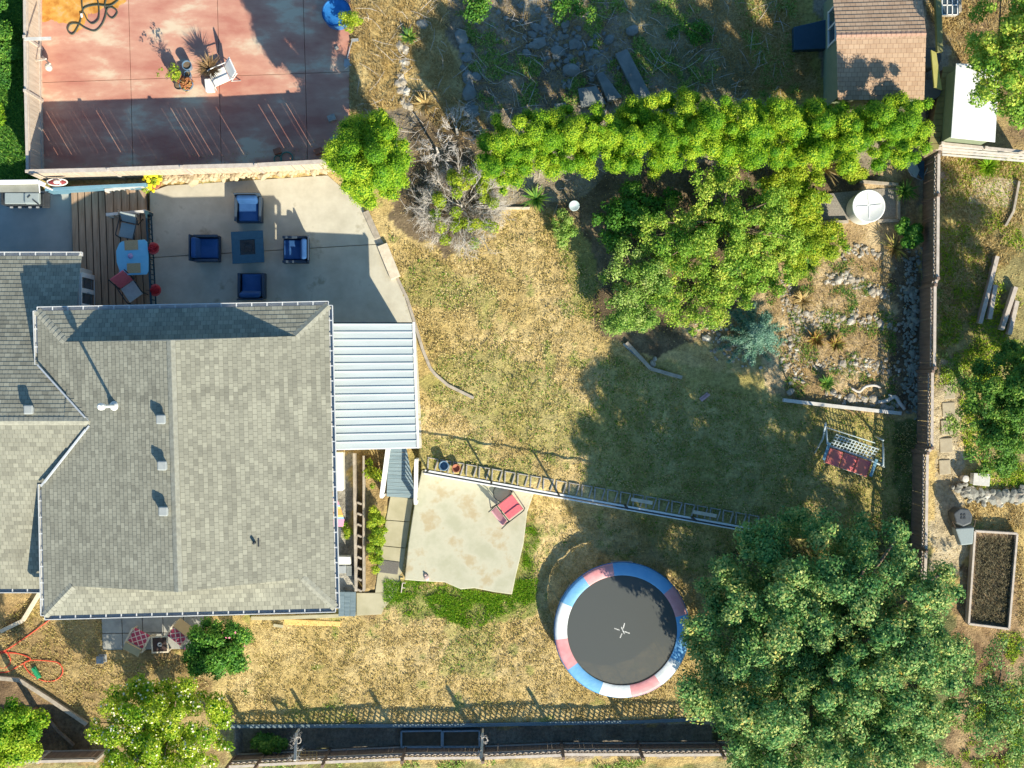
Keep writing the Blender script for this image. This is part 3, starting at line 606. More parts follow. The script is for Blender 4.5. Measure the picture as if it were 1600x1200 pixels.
def tree(name, label, cat, px, py, zc, rx, ry, rz, K, n, size, mat, seed, cr=(.35, .7), trunk=.12, group=None, core=0, limbs=8, zg=None, hemi=.15, poly=None, limbpart=True, bark='bark', **kw):
    """apparent crown centre (px,py) at height zc; rx, ry crown radii in photo pixels at that height; rz in m"""
    rg = np.random.default_rng(seed); c = P(px, py, zc); k = (H - zc) / H / S
    zg_ = gz(px, py) if zg is None else zg; root = thing(name, label, cat, (c.x, c.y, zg_), group=group); RX, RY = rx * k, ry * k; cs = []; rs = []
    tries = 0
    while len(cs) < K and tries < K * 60:
        tries += 1; d = rg.normal(size=3); d /= np.linalg.norm(d); f = rg.random() ** .45
        r_ = rg.uniform(*cr); q = np.array([d[0] * (RX - r_ * .6) * f, d[1] * (RY - r_ * .6) * f, (abs(d[2]) if rg.random() > hemi else d[2]) * rz * f])
        if poly:
            z_ = zc + q[2]; ax, ay = 800 + (c.x + q[0]) * S * H / (H - z_), 600 - (c.y + q[1]) * S * H / (H - z_)
            if not inpoly(np.array([ax]), np.array([ay]), poly)[0]: continue
        cs.append([q[0], q[1], q[2] + zc - zg_]); rs.append(r_)
    leafcloud('crown', cs, rs, n, size, mat, root, rg, core=core, **kw)
    mb = MB(); zt = max(.3, zc - zg_ - rz * .1); lean = rg.normal(size=2) * .12
    tp = [(0, 0, -.15), (lean[0] * .3, lean[1] * .3, zt * .5), (lean[0], lean[1], zt)]; mb.tube(tp, [trunk * 1.3, trunk, trunk * .7], 8)
    obj('trunk', mb, MAT[bark], root, smooth=True)
    if limbs:
        mb = MB()
        for i in rg.choice(len(cs), min(limbs, len(cs)), replace=False):
            e = Vector(cs[i]); s0 = Vector((lean[0] * .7, lean[1] * .7, zt * rg.uniform(.45, .9))); mid = s0.lerp(e, .5) + Vector((0, 0, .15)); mb.tube([s0, mid, e], [trunk * .5, trunk * .3, trunk * .12], 6)
        obj('limbs', mb, MAT[bark], root, smooth=True)
    root['_r'] = 0; del root['_r']; return root, cs, rs
def twigs(mb, p, d, ln, r, depth, rg, spread=.6):
    e = p + d * ln; mb.tube([p, p.lerp(e, .5) + Vector(rg.normal(size=3)) * ln * .06, e], [r, r * .8, r * .55], 3)
    if depth:
        for _ in range(rg.integers(2, 5)):
            nd = (d + Vector(rg.normal(size=3)) * spread).normalized(); nd.z = max(nd.z, -.05); twigs(mb, p.lerp(e, rg.uniform(.4, 1)), nd, ln * rg.uniform(.55, .8), r * .6, depth - 1, rg, spread)
def blades(name, pos, ln, wd, mat, rg, v, lean=1.0, parent=None, h=None):
    """thin curved grass blades: one quad + tip, rooted at pos (n,3)"""
    n = len(pos); a = rg.uniform(0, 2 * np.pi, n); l = ln * rg.uniform(.6, 1.35, n); le = np.clip(lean * rg.uniform(.5, 1.2, n), 0, 1.5)
    hd = np.stack([np.cos(a), np.sin(a), np.zeros(n)], 1); sd = np.stack([-np.sin(a), np.cos(a), np.zeros(n)], 1)
    up = np.array([0, 0, 1.0]); w_ = (wd * rg.uniform(.6, 1.3, n))[:, None]
    q = pos + (hd * np.sin(le * .6)[:, None] + up * np.cos(le * .6)[:, None]) * (l * .55)[:, None]
    e = q + (hd * np.sin(le * 1.3)[:, None] + up * np.cos(le * 1.3)[:, None]) * (l * .45)[:, None]
    co = np.stack([pos - sd * w_ * .5, pos + sd * w_ * .5, q + sd * w_ * .5, q - sd * w_ * .5, e], 1).reshape(-1, 3)
    i = np.arange(n)[:, None] * 5; quads = np.concatenate([i + np.array([[0, 1, 2, 3]]), i + np.array([[3, 2, 4, 4]])])
    me = bpy.data.meshes.new(name); me.vertices.add(len(co)); me.vertices.foreach_set('co', co.astype(np.float32).ravel())
    li = np.concatenate([(i + np.array([[0, 1, 2, 3]])).ravel(), (i + np.array([[3, 2, 4]])).ravel()]); me.loops.add(len(li)); me.loops.foreach_set('vertex_index', li.astype(np.int32))
    me.polygons.add(2 * n); me.polygons.foreach_set('loop_start', np.concatenate([np.arange(n) * 4, 4 * n + np.arange(n) * 3]).astype(np.int32)); me.update(calc_edges=True)
    at = me.attributes.new('v', 'FLOAT', 'FACE'); at.data.foreach_set('value', np.concatenate([v, v]).astype(np.float32)); me.materials.append(mat)
    o = bpy.data.objects.new(name, me); COL.objects.link(o)
    if parent: o.parent = parent
    return o
def scatter(polys, dens, rg, seed=0):
    """random ground points (photo pixels) inside polygons; dens per square photo pixel"""
    out = []
    for q in polys:
        q = np.array(q); lo, hi = q.min(0), q.max(0); n = int((hi - lo).prod() * dens); p = rg.random((n, 2)) * (hi - lo) + lo
        out.append(p[inpoly(p[:, 0], p[:, 1], [tuple(a) for a in q])])
    return np.concatenate(out)
def toground(p):
    tx, ty = p[:, 0], p[:, 1]; z = np.zeros(len(p))
    for _ in range(3): k = (H - z) / H; z = zlevel(800 + (tx - 800) * k, 600 + (ty - 600) * k)
    k = (H - z) / H / S; return np.stack([(tx - 800) * k, (600 - ty) * k, z], 1)
rg = np.random.default_rng(77)
# ---------------------------------------------------------------- grass (stuff)
LAWN = [[(604, 350), (640, 380), (700, 395), (780, 330), (860, 330), (900, 400), (935, 440), (940, 525), (980, 540), (1065, 592), (1225, 630), (1395, 650), (1440, 655), (1444, 866), (1180, 815), (765, 728), (660, 722), (655, 620), (690, 600), (632, 455), (622, 430)],
        [(835, 775), (1180, 838), (1440, 880), (1440, 1130), (372, 1130), (350, 1090), (385, 972), (545, 968), (600, 962), (620, 926), (640, 912), (690, 914), (735, 927), (800, 932), (812, 900), (824, 850), (830, 800)],
        [(0, 960), (68, 925), (75, 965), (160, 970), (160, 1030), (300, 1030), (330, 1075), (140, 1125), (70, 1070), (0, 1050)]]
p = scatter(LAWN, .30, rg); wx = toground(p); a1 = fbm(wx[:, 0], wx[:, 1], 3.0, 21, 5); a2 = fbm(wx[:, 0], wx[:, 1], .6, 31, 4); a3 = fbm(wx[:, 0], wx[:, 1], .22, 61, 3)
keep = rg.random(len(p)) < np.clip((a3 - .32) * 4, .1, 1); p, wx, a1, a2, a3 = p[keep], wx[keep], a1[keep], a2[keep], a3[keep]
jx = p[:, 0] + (a2 - .5) * 50; jy = p[:, 1] + (a3 - .5) * 50; g_ = greenness(jx, jy, a1, a2)
v = np.where(rg.random(len(p)) < g_ * .9, rg.uniform(0, .42, len(p)), np.clip(.72 + (a2 - .5) * .9 + rg.normal(size=len(p)) * .13, .42, 1))
tag(blades('lawn_grass', wx, .085, .022, G['lawn'], rg, v, 1.0), kind='stuff', label='patchy golden and green lawn grass', cat='grass')
GREENSTRIP = [(600, 905), (632, 910), (650, 903), (690, 909), (735, 922), (800, 932), (809, 880), (826, 800), (842, 800), (845, 880), (835, 940), (790, 960), (740, 985), (690, 965), (640, 962), (600, 958)]
p = scatter([GREENSTRIP], 1.5, rg); wx = toground(p); a2 = fbm(wx[:, 0], wx[:, 1], .5, 35, 4); lim = np.where((p[:, 0] > 795) & (p[:, 1] < 905), .74, .42) + np.clip((p[:, 1] - 935) / 60, 0, .2); k_ = a2 + rg.normal(size=len(p)) * .05 > lim; p, wx = p[k_], wx[k_]; tag(blades('lush_grass', wx, .12, .016, G['bright'], rg, np.clip(rg.normal(size=len(p)) * .2 + .3, 0, .8), .8), kind='stuff', label='lush green grass along the edge of the garden slab', cat='grass')
STRAW = [[(548, 0), (700, 0), (700, 70), (740, 150), (765, 200), (700, 210), (640, 165), (548, 180), (548, 100)], [(1470, 245), (1600, 250), (1600, 400), (1560, 420), (1470, 560)], [(1570, 760), (1600, 770), (1600, 990), (1590, 980), (1590, 840), (1500, 800)], [(1440, 0), (1600, 0), (1600, 100), (1500, 95), (1470, 60)], [(1065, 0), (1230, 0), (1280, 140), (1160, 140), (1110, 60)]]
p = scatter([[(700, 0), (1250, 0), (1280, 150), (760, 170), (740, 140)], [(1190, 420), (1395, 400), (1405, 640), (1230, 622)]], .10, rg); wx = toground(p); tag(blades('dry_stalks', wx, .16, .012, G['straw'], rg, rg.random(len(p)) * .8, 1.2), kind='stuff', label='sparse dry stalks over the scrub and soil bed', cat='grass')
p = scatter(STRAW, .5, rg); wx = toground(p); a2 = fbm(wx[:, 0], wx[:, 1], .5, 31, 3); k_ = rg.random(len(p)) < np.clip((a2 - .3) * 3, .1, 1); p, wx, a2 = p[k_], wx[k_], a2[k_]
tag(blades('dry_grass', wx, .19, .015, G['straw'], rg, np.clip(rg.normal(size=len(p)) * .22 + .5 + (a2 - .5), 0, 1), 1.1), kind='stuff', label='tall bleached dry grass on the rough ground', cat='grass')
SCR = [[(700, 0), (1080, 0), (1200, 150), (760, 170), (740, 140)], [(1460, 450), (1600, 540), (1600, 600), (1465, 700)], [(1150, 0), (1240, 0), (1250, 150), (1180, 140)], [(1480, 960), (1600, 1000), (1600, 1200), (1460, 1200)], [(400, 1190), (1200, 1188), (1200, 1200), (400, 1200)]]
p = scatter(SCR, .09, rg); wx = toground(p); a2 = fbm(wx[:, 0], wx[:, 1], .7, 33, 4); k_ = a2 > .60; p, wx, a2 = p[k_], wx[k_], a2[k_]
nn_ = len(p); wx = np.repeat(wx, 5, 0) + rg.normal(size=(nn_ * 5, 3)) * [.05, .05, 0]; tag(blades('weeds', wx, .13, .025, G['fine'], rg, rg.random(nn_ * 5), 1.1), kind='stuff', label='low weeds growing through the rough ground', cat='weeds')
p = scatter([[(-20, -10), (38, -10), (42, 285), (-20, 290)]], 1.2, rg); wx = toground(p); tag(blades('shaded_grass', wx, .22, .035, G['rhodo'], rg, rg.random(len(p)) * .9, 1.0), kind='stuff', label='dark green grass beyond the left fence', cat='grass')
def litter(name, polys, dens, size, mat, label, rg, h=.02):
    p = scatter(polys, dens, rg); wx = toground(p); n = len(p); c = wx + np.array([0, 0, h]); nn = rg.normal(size=(n, 3)) * .45; nn[:, 2] += 1; nn /= np.linalg.norm(nn, axis=1)[:, None]
    t = np.cross(nn, rg.normal(size=(n, 3))); t /= np.linalg.norm(t, axis=1)[:, None]; b = np.cross(nn, t); s = size * rg.uniform(.4, 1.4, n)[:, None]
    co = np.stack([c - t * s, c + b * s * .5, c + t * s, c - b * s * .5], 1).reshape(-1, 3); o = npmesh(name, co, np.arange(4 * n).reshape(-1, 4), mat, rg.random(n)); return tag(o, label, 'leaf litter', kind='stuff')
p = scatter([[(1526, 838), (1586, 840), (1574, 976), (1518, 970)]], .5, rg); wx = toground(p) + np.array([0, 0, .12]); tag(blades('bed_grass', wx, .2, .015, G['fine'] if 0 else leafmat('dull_grass', [(0, (.10, .09, .05)), (1, (.34, .28, .17))], .1), rg, rg.random(len(p)) * .35, 1.0), kind='stuff', label='dull tangled dry grass in the raised bed', cat='grass')
p = scatter([[(1470, 245), (1600, 250), (1600, 600), (1470, 600)], [(1500, 600), (1600, 600), (1600, 760), (1510, 760)], [(1540, 985), (1600, 990), (1600, 1200), (1500, 1200)]], .10, rg); wx = toground(p); a2 = fbm(wx[:, 0], wx[:, 1], .8, 39, 4); p, wx = p[a2 > .5], wx[a2 > .5]; tag(blades('green_weeds', np.repeat(wx, 4, 0) + rg.normal(size=(len(p) * 4, 3)) * [.05, .05, 0], .12, .025, G['lime'], rg, rg.random(len(p) * 4) * .8, 1.0), kind='stuff', label='yellow green weeds on the neighbouring lot', cat='weeds')
p = scatter([[(1190, 425), (1395, 400), (1400, 645), (1230, 625)]], .10, rg); wx = toground(p); a2 = fbm(wx[:, 0], wx[:, 1], .45, 47, 4); p, wx = p[a2 > .56], wx[a2 > .56]; tag(blades('bed_weeds', np.repeat(wx, 4, 0) + rg.normal(size=(len(p) * 4, 3)) * [.04, .04, 0], .10, .02, G['grape'], rg, rg.random(len(p) * 4), 1.0), kind='stuff', label='low green weeds between the stone rows of the soil bed', cat='weeds')
litter('leaf_litter', [[(560, 150), (780, 160), (960, 250), (1430, 260), (1430, 640), (1230, 625), (1040, 540), (930, 520), (930, 380), (780, 320), (600, 340)], [(700, 0), (1260, 0), (1260, 150), (740, 160)], [(1466, 0), (1600, 0), (1600, 1200), (1450, 1200)]], .03, .028, G['straw'], 'scattered dead leaves and chips on bare soil', rg)
litter('leaf_scraps', [[(430, 225), (520, 215), (520, 250), (430, 258)], [(130, 250), (420, 235), (420, 256), (130, 262)]], .035, .02, G['straw'], 'dry leaf scraps along the foot of the board fence', rg, .05)
# ---------------------------------------------------------------- stones
def stones(name, label, cat, line, n, size, w_, mat, seed, dz=0, kind=None, group=None, flat=.6):
    r_ = np.random.default_rng(seed); mb = MB(); line = [np.array(q, float) for q in line]; seg = [np.linalg.norm(line[i + 1] - line[i]) for i in range(len(line) - 1)]; cum = np.cumsum([0] + seg)
    for _ in range(n):
        t = r_.random() * cum[-1]; i = min(np.searchsorted(cum, t, 'right') - 1, len(seg) - 1); f = (t - cum[i]) / seg[i]; q = line[i] * (1 - f) + line[i + 1] * f + r_.normal(size=2) * w_
        s = size * r_.lognormal(0, .35); c = pg(q[0], q[1], s * .2 + dz); mb.blob(c, (s, s * r_.uniform(.6, .9), s * flat), r_, 1, .2)
    return solo(name, mb, mat, label, cat, group=group, kind=kind)
st = MAT['stone']; ds = MAT['darkstone']
RV = 'rows of stones terracing the soil bed'
stones('stone_edging', 'rough stone row across the top of the soil bed right of the thicket trees', 'stone edging', [(1290, 438), (1320, 432), (1350, 448), (1395, 462)], 130, .06, 5, st, 1, group=RV)
stones('stone_edging', 'second stone row crossing the soil bed beside the cobbled ditch', 'stone edging', [(1245, 493), (1290, 500), (1335, 495), (1400, 512)], 170, .058, 5.5, st, 2, group=RV)
stones('stone_edging', 'lowest full stone row above the grey timber edging of the soil bed', 'stone edging', [(1262, 566), (1310, 574), (1350, 570), (1398, 580)], 160, .056, 6, st, 3, group=RV)
stones('stone_edging', 'column of tumbled stones down the left side of the soil bed', 'stone edging', [(1222, 440), (1232, 480), (1245, 500), (1236, 560), (1245, 590)], 190, .056, 7, st, 4, group=RV)
stones('stone_heap', 'spread of pale stones between the thicket trees and the blue spruce', 'stone heap', [(1095, 505), (1120, 520), (1150, 545), (1170, 560)], 130, .06, 12, st, 6)
stones('stone_heap', 'small stones under the ground cover near the round tank', 'stone heap', [(1315, 395), (1345, 388), (1375, 400)], 40, .06, 5, st, 7)
stones('river_stones', 'cobbles filling the shaded ditch along the lattice fence', 'cobbles', [(1424, 395), (1424, 520), (1426, 645)], 460, .055, 7.5, M('cobble', (.16, .18, .15), (.34, .34, .29), 4, .8, .2, 20), 8, kind='stuff')
stones('stone_edging', 'line of flat pale stones along the inside of the lower timber edging', 'stone edging', [(1290, 615), (1330, 622), (1370, 630), (1400, 636)], 45, .09, 4, st, 9, group=RV)
stones('rock_line', 'irregular rock line running down through the dry grass', 'rock line', [(625, 60), (630, 100), (628, 140), (640, 172)], 34, .14, 3.5, st, 11)
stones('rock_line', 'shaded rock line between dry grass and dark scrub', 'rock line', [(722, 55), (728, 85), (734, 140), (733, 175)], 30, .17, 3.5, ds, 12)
stones('stone_strip', 'strip of pale stacked stones between the long board fence and the concrete patio', 'stone strip', [(250, 281), (350, 275), (510, 263)], 330, .075, 2.6, M('pale_stone', (.58, .48, .32), (.42, .34, .22), 5, .85, .2, 20), 13, dz=.5)
stones('stone_wall', 'low dry stone wall curving at the right edge of the neighbouring lot', 'stone wall', [(1500, 765), (1525, 775), (1560, 780), (1605, 772)], 90, .12, 5, M('grey_rock', (.20, .20, .18), (.32, .31, .27), 3, .85, .3, 20), 14, dz=.1)
stones('debris_heap', 'heap of broken rocks and rubble in the dark scrub above the hedge', 'rubble', [(790, 20), (860, 60), (900, 60), (900, 110), (940, 60)], 150, .10, 24, ds, 15, kind='stuff')
r_ = np.random.default_rng(4)
for (x, y, s, lb) in ((882, 160, 0, 0),): pass
boul = [(660, 38, .22), (744, 120, .2), (988, 48, .24), (952, 62, .2), (893, 110, .3), (872, 80, .26), (1309, 438, .16), (1260, 490, .15), (1330, 502, .17), (1362, 455, .14), (1364, 460, .12), (1235, 612, .15), (1365, 622, .16), (1020, 568, .13), (1023, 561, .1), (1560, 778, .3), (1540, 775, .25), (1518, 770, .24), (1590, 775, .3)]
bl = ['rock in the dry grass right of the blue round cover', 'shaded rock beside the dark scrub path', 'bluish boulder in the scrub above the long stone slab', 'smaller boulder left of the bluish one above the stone slab', 'broad flat rock among the rubble above the hedge', 'rounded rock among weeds in the rubble', 'white topped rock at the upper stone row of the soil bed', 'pale pointed rock left of the middle stone row', 'flat white rock in the middle stone row', 'pair of pale rocks in the upper stone row, left one', 'pair of pale rocks in the upper stone row, right one', 'grey rock at the left end of the lower timber edging', 'rock beside the driftwood near the lower timber edging', 'round stone inside the bent timber edging, lower one', 'round stone inside the bent timber edging, upper one', 'largest slab rock of the neighbouring stone wall', 'rock left of the largest slab in the neighbouring wall', 'rock at the left end of the neighbouring wall', 'rock at the right frame edge of the neighbouring wall']
for (x, y, s), lb in zip(boul, bl):
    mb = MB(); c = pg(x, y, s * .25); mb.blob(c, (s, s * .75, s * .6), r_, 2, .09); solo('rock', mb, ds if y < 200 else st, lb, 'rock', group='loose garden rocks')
def slab(name, label, cat, q, h, mat, z=None, bev=.02, group=None, dz=0):
    z0 = gz(*q[0]) if z is None else z; mb = MB(); mb.prism(L(z0 + h, *q), z0 - .05 + dz, z0 + h + dz); return solo(name, mb, mat, label, cat, bev=bev, group=group)
SL = 'old stone slabs lying in the scrub'
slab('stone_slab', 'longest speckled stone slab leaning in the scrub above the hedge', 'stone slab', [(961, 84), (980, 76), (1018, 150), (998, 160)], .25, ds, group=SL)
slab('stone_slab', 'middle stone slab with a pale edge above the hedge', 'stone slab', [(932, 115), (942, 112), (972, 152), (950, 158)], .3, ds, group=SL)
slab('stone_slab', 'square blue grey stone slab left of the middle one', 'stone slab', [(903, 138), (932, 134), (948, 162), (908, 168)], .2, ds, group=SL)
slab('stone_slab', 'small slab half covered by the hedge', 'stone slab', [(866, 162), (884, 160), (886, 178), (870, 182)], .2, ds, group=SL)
for i, (x, y) in enumerate([(1483, 612), (1482, 640), (1479, 668), (1478, 696), (1476, 730)]):
    s = 9 + (i % 2); slab('stepping_stone', ['topmost', 'second', 'third', 'fourth', 'lowest'][i] + ' grey stepping stone of the path outside the lattice fence', 'stepping stone', [(x - s, y - 11), (x + s, y - 12), (x + s + 1, y + 11), (x - s + 1, y + 12)], .04, M('stepping', (.36, .31, .23), (.44, .39, .29), 6, .9, .2, 50) if i == 0 else bpy.data.materials['stepping'], group='stepping stones')
# ---------------------------------------------------------------- garden walls and edgings
def edging(name, label, pts, w_, h, mat, z=None, cat='edging', group=None):
    """timber or concrete edging: one butt-jointed bar per piece"""
    mb = MB(); z0 = gz(*pts[0]) if z is None else z
    q = [P(x, y, z0 + h) for x, y in pts]
    for a, b in zip(q, q[1:]): mb.bar(a + Vector((0, 0, -h / 2)), b + Vector((0, 0, -h / 2)), w_, h)
    return solo(name, mb, mat, label, cat, group=group, bev=.008)
tm = MAT['timber']; pt_ = MAT['paletimber']
edging('curved_edging', 'thin curved concrete edging between patio cover and dry lawn', [(620, 433), (636, 466), (648, 505), (660, 545), (672, 575), (680, 585), (700, 602), (740, 622)], .1, .09, tm, 0)
edging('timber_beam', 'pale double timber beam at the right edge of the concrete patio', [(597, 382), (618, 434)], .34, .2, pt_, 0, 'timber beam')
edging('timber_beam', 'short weathered timber at the top right corner of the patio', [(571, 330), (590, 372)], .2, .15, tm, 0, 'timber beam')
edging('timber_edging', 'bent grey timber edging in the shade below the thicket trees', [(979, 535), (1017, 576), (1066, 590)], .12, .16, tm, 0)
edging('timber_edging', 'second short timber next to the bent edging below the thicket trees', [(974, 537), (1000, 560)], .07, .1, MAT['bluewood'], 0)
edging('timber_edging', 'long pale timber edging along the bottom of the soil bed', [(1224, 625), (1300, 634), (1409, 646)], .12, .2, MAT['offwhite'], 0)
edging('timber_edging', 'pale timber edging left of the dead shrub at the top of the lawn', [(776, 325), (828, 325)], .08, .1, pt_, 0)
edging('timber_edging', 'timber edging separating the bottom planting bed from the lawn', [(360, 1135), (700, 1134), (1000, 1128), (1100, 1124)], .12, .62, MAT['bluewood'], BED)
edging('timber_edging', 'curved timber edging in the bottom left corner bed', [(-20, 1058), (30, 1063), (80, 1095), (135, 1132)], .14, .16, tm, LOW)
edging('timber_edging', 'old log edging across the bare soil in the bottom left corner', [(64, 1110), (90, 1142), (115, 1165)], .1, .1, MAT['bark'], LOW)
edging('timber_edging', 'timber edging board left of the house corner', [(0, 987), (35, 970), (62, 925)], .13, .15, pt_, LOW)
edging('retaining_wall', 'narrow timber retaining wall beside the gravel strip', [(553, 708), (556, 924)], .09, .45, tm, LOW, 'retaining wall')
edging('retaining_wall', 'second timber wall of the narrow planter, next to the shrubs', [(568, 712), (568, 924)], .07, .4, tm, LOW, 'retaining wall')
for i in range(9):
    yy = 785 + i * 17; edging('planter_divider', ['topmost', 'second', 'third', 'fourth', 'fifth', 'sixth', 'seventh', 'eighth', 'lowest'][i] + ' short wooden divider of the narrow planter strip from the top', [(558, yy), (565, yy + 3)], .07, .38, tm, LOW, 'divider', 'planter dividers')
edging('drain_kerb', 'concrete kerb below the house gutter by the yellow board', [(392, 966), (428, 966), (531, 962)], .12, .12, MAT['path'], LOW)
edging('drain_kerb', 'lower concrete kerb under the yellow board', [(427, 977), (442, 979)], .1, .1, MAT['path'], LOW)
slab('yellow_board', 'yellow orange board lying against the house foundation', 'board', [(443, 967), (532, 971), (531, 979), (444, 976)], .05, MAT['orange'], LOW)
for nm, q, lb in (('timber_edging', [(1280, 300), (1284, 347), (1326, 346)], 'timber frame around the gravel bed left of the round tank'), ('timber_edging', [(1372, 345), (1405, 344), (1404, 290)], 'timber frame around the gravel bed right of the round tank'), ('timber_edging', [(1344, 283), (1404, 288)], 'upper timber of the gravel bed below the hedge')):
    edging(nm, lb, q, .1, .18, tm, 0)
slab('gravel_bed', 'grey gravel bed under the round white tank', 'gravel bed', [(1283, 303), (1403, 292), (1404, 342), (1286, 344)], .05, M('gravel', (.20, .18, .16), (.36, .33, .29), 20, .9, .5, 50), 0)
# block wall with hollow cells, cap and pipe rail
bw = thing('block_wall', 'long low wall of hollow concrete blocks with a pale painted face between the two lawns', 'retaining wall', pg(905, 770)); A_ = P(664, 733, 0); B_ = P(1185, 826, 0); dv = B_ - A_; ln = dv.length; e = dv.normalized(); nr = Vector((-e.y, e.x, 0)); fa = MB(); bl_ = MB()
fa.bar(A_ + Vector((0, 0, -.5)) - nr * .09, B_ + Vector((0, 0, -.5)) - nr * .09, .16, 1.06); obj('front_wall', fa, MAT['white'], bw, world=True, bev=.01)
nb = 26; r_ = np.random.default_rng(8)
for i in range(nb):
    o0 = A_ + e * (ln * (i + .04) / nb); w1 = ln / nb; z = -.03 + r_.uniform(-.015, .015); mb = MB(); a_ = Vector((0, 0, z))
    mb.bar(o0 + nr * .40 + a_, o0 + e * (w1 * .86) + nr * .40 + a_, .035, .2); mb.bar(o0 + e * (.03 + w1 * .1) + nr * .02 + a_, o0 + e * .03 + nr * .37 + a_, .045, .2); mb.bar(o0 + e * (w1 * .72) + nr * .02 + a_, o0 + e * (w1 * .83) + nr * .37 + a_, .045, .2)
    obj('block', mb, MAT['block'], bw, world=True, bev=.01)
mb = MB(); mb.bar(A_ + nr * .2 + Vector((0, 0, -.16)), B_ + nr * .2 + Vector((0, 0, -.16)), .34, .14); obj('block_fill', mb, MAT['soil'], bw, world=True)
rl = thing('pipe_railing', 'thin dark pipe railing standing on the block wall', 'railing', A_.lerp(B_, .5)); 
for i in range(6):
    t = .0 + i * .2 if i else .01
    q = A_.lerp(B_, min(t, .99)) - nr * .02; mb = MB(); mb.tube([q + Vector((0, 0, -.02)), q + Vector((0, 0, 1.14))], .036, 8); obj('post', mb, MAT['dark'], rl, world=True)
mb = MB(); mb.tube([A_ - nr * .02 + Vector((0, 0, 1.12)), B_ - nr * .02 + Vector((0, 0, 1.12))], .027, 8); obj('rail', mb, MAT['dark'], rl, world=True)
for (x, y, lb) in ((1003, 783, 'left'), (1101, 803, 'right')):
    mb = MB(); q = P(x, y, .1); mb.box(q, (.72 if lb == 'left' else .8, .12, .03), -math.atan2(93, 521)); solo('plank', mb, pt_, lb + ' one of two loose planks lying on the hollow block wall', 'plank', bev=.004)
mb = MB(); q = P(694, 727, .1)
mb.lathe([(.02, .0), (.11, .02), (.15, .14), (.17, .3), (.14, .3), (.12, .1)], q, 14); solo('flower_pot', mb, MAT['potblue'], 'small blue pot standing on the left end of the block wall', 'pot', smooth=True)
mb = MB(); q = P(713, 731, .05)
mb.lathe([(.02, .0), (.10, .02), (.13, .18), (.15, .2), (.12, .2), (.1, .1)], q, 14); solo('flower_pot', mb, MAT['terracotta'], 'reddish pot beside the blue one on the block wall', 'pot', smooth=True)
# ---------------------------------------------------------------- wood deck with steps and rails
DZ = .25
dk = thing('wood_deck', 'brown wooden deck of long boards beside the concrete patio', 'deck', pg(170, 390)); mb = MB(); n = 11
for i in range(n):
    def ed(k): t = k / n; return (110 + t * 118, 288), (116 + t * 121, 482)
    (x0, y0), (x1, y1) = ed(i); (x2, y2), (x3, y3) = ed(i + 1); g_ = .8
    mb.prism([tuple(P(*q, DZ)[:2]) for q in ((x0 + g_, 289), (x2 - g_, 288), (x3 - g_, 500), (x1 + g_, 500))], DZ - .035, DZ + .001 * (i % 3))
obj('deck_board', mb, MAT['deck'], dk, world=True, bev=.004)
mb = MB(); mb.prism([tuple(P(*q, DZ)[:2]) for q in ((112, 291), (228, 290), (236, 500), (119, 500))], 0, DZ - .04); obj('joists', mb, M('dark_joist', (.04, .03, .025), (.06, .05, .04)), dk, world=True)
def deckrail(name, label, a, b, z, h, mat, w_=.1, bal=.16, parent=None, cat='railing'):
    r = thing(name, label, cat, Vector((a.x + b.x, a.y + b.y, 2 * min(a.z, b.z))) / 2); mb = MB(); up = Vector((0, 0, h))
    mb.bar(a + up, b + up, w_, .04); obj('top_rail', mb, mat, r, world=True, bev=.006)
    mb = MB(); mb.bar(a + up * .12, b + up * .12, .04, .05); obj('bottom_rail', mb, mat, r, world=True)
    n = max(2, int((b - a).length / bal)); mb = MB()
    for i in range(1, n): q = a.lerp(b, i / n); mb.bar(q + up * .12, q + up * .97, .03, .03)
    obj('balusters', mb, mat, r, world=True)
    for q in (a, b): mb = MB(); mb.box(q + up * .51, (.1, .1, h * 1.04), math.atan2((b - a).y, (b - a).x)); obj('post', mb, mat, r, world=True, bev=.006)
    return r
deckrail('stair_railing', 'upper pale handrail of the short deck steps', P(166, 297, .85) - Vector((0, 0, .85)), P(221, 290, .85) - Vector((0, 0, .85)), 0, .85, MAT['bluepaint'] if 0 else MAT['offwhite'], .09)
deckrail('stair_railing', 'lower pale handrail of the short deck steps next to the grey chair', P(168, 335, .85) - Vector((0, 0, .85)), P(226, 330, .85) - Vector((0, 0, .85)), 0, .85, MAT['offwhite'], .09)
stp = thing('deck_steps', 'short flight of wooden steps between the two pale handrails', 'steps', pg(198, 313))
for i in range(5): mb = MB(); mb.box(P(171 + i * 12.5, 314, .45 - i * .035), (.24, .75, .04), R(2)); obj('tread', mb, MAT['deck'], stp, world=True, bev=.006)
mb = MB(); mb.box(P(198, 297, .2), (1.2, .05, .36)); mb.box(P(198, 331, .2), (1.2, .05, .36)); obj('stringer', mb, MAT['bluewood'], stp, world=True)
deckrail('deck_railing', 'dark blue grey railing along the right edge of the wooden deck', P(229, 332, .9) - Vector((0, 0, .65)), P(238, 500, .9) - Vector((0, 0, .65)), 0, .7, M('dark_teal_paint', (.015, .045, .065), (.02, .06, .08)), .06)
edging('blue_screen_wall', 'long low blue painted wall between the fence and the wooden deck', [(70, 296), (140, 292), (228, 288)], .1, .95, MAT['bluepaint'], 0, 'low wall')
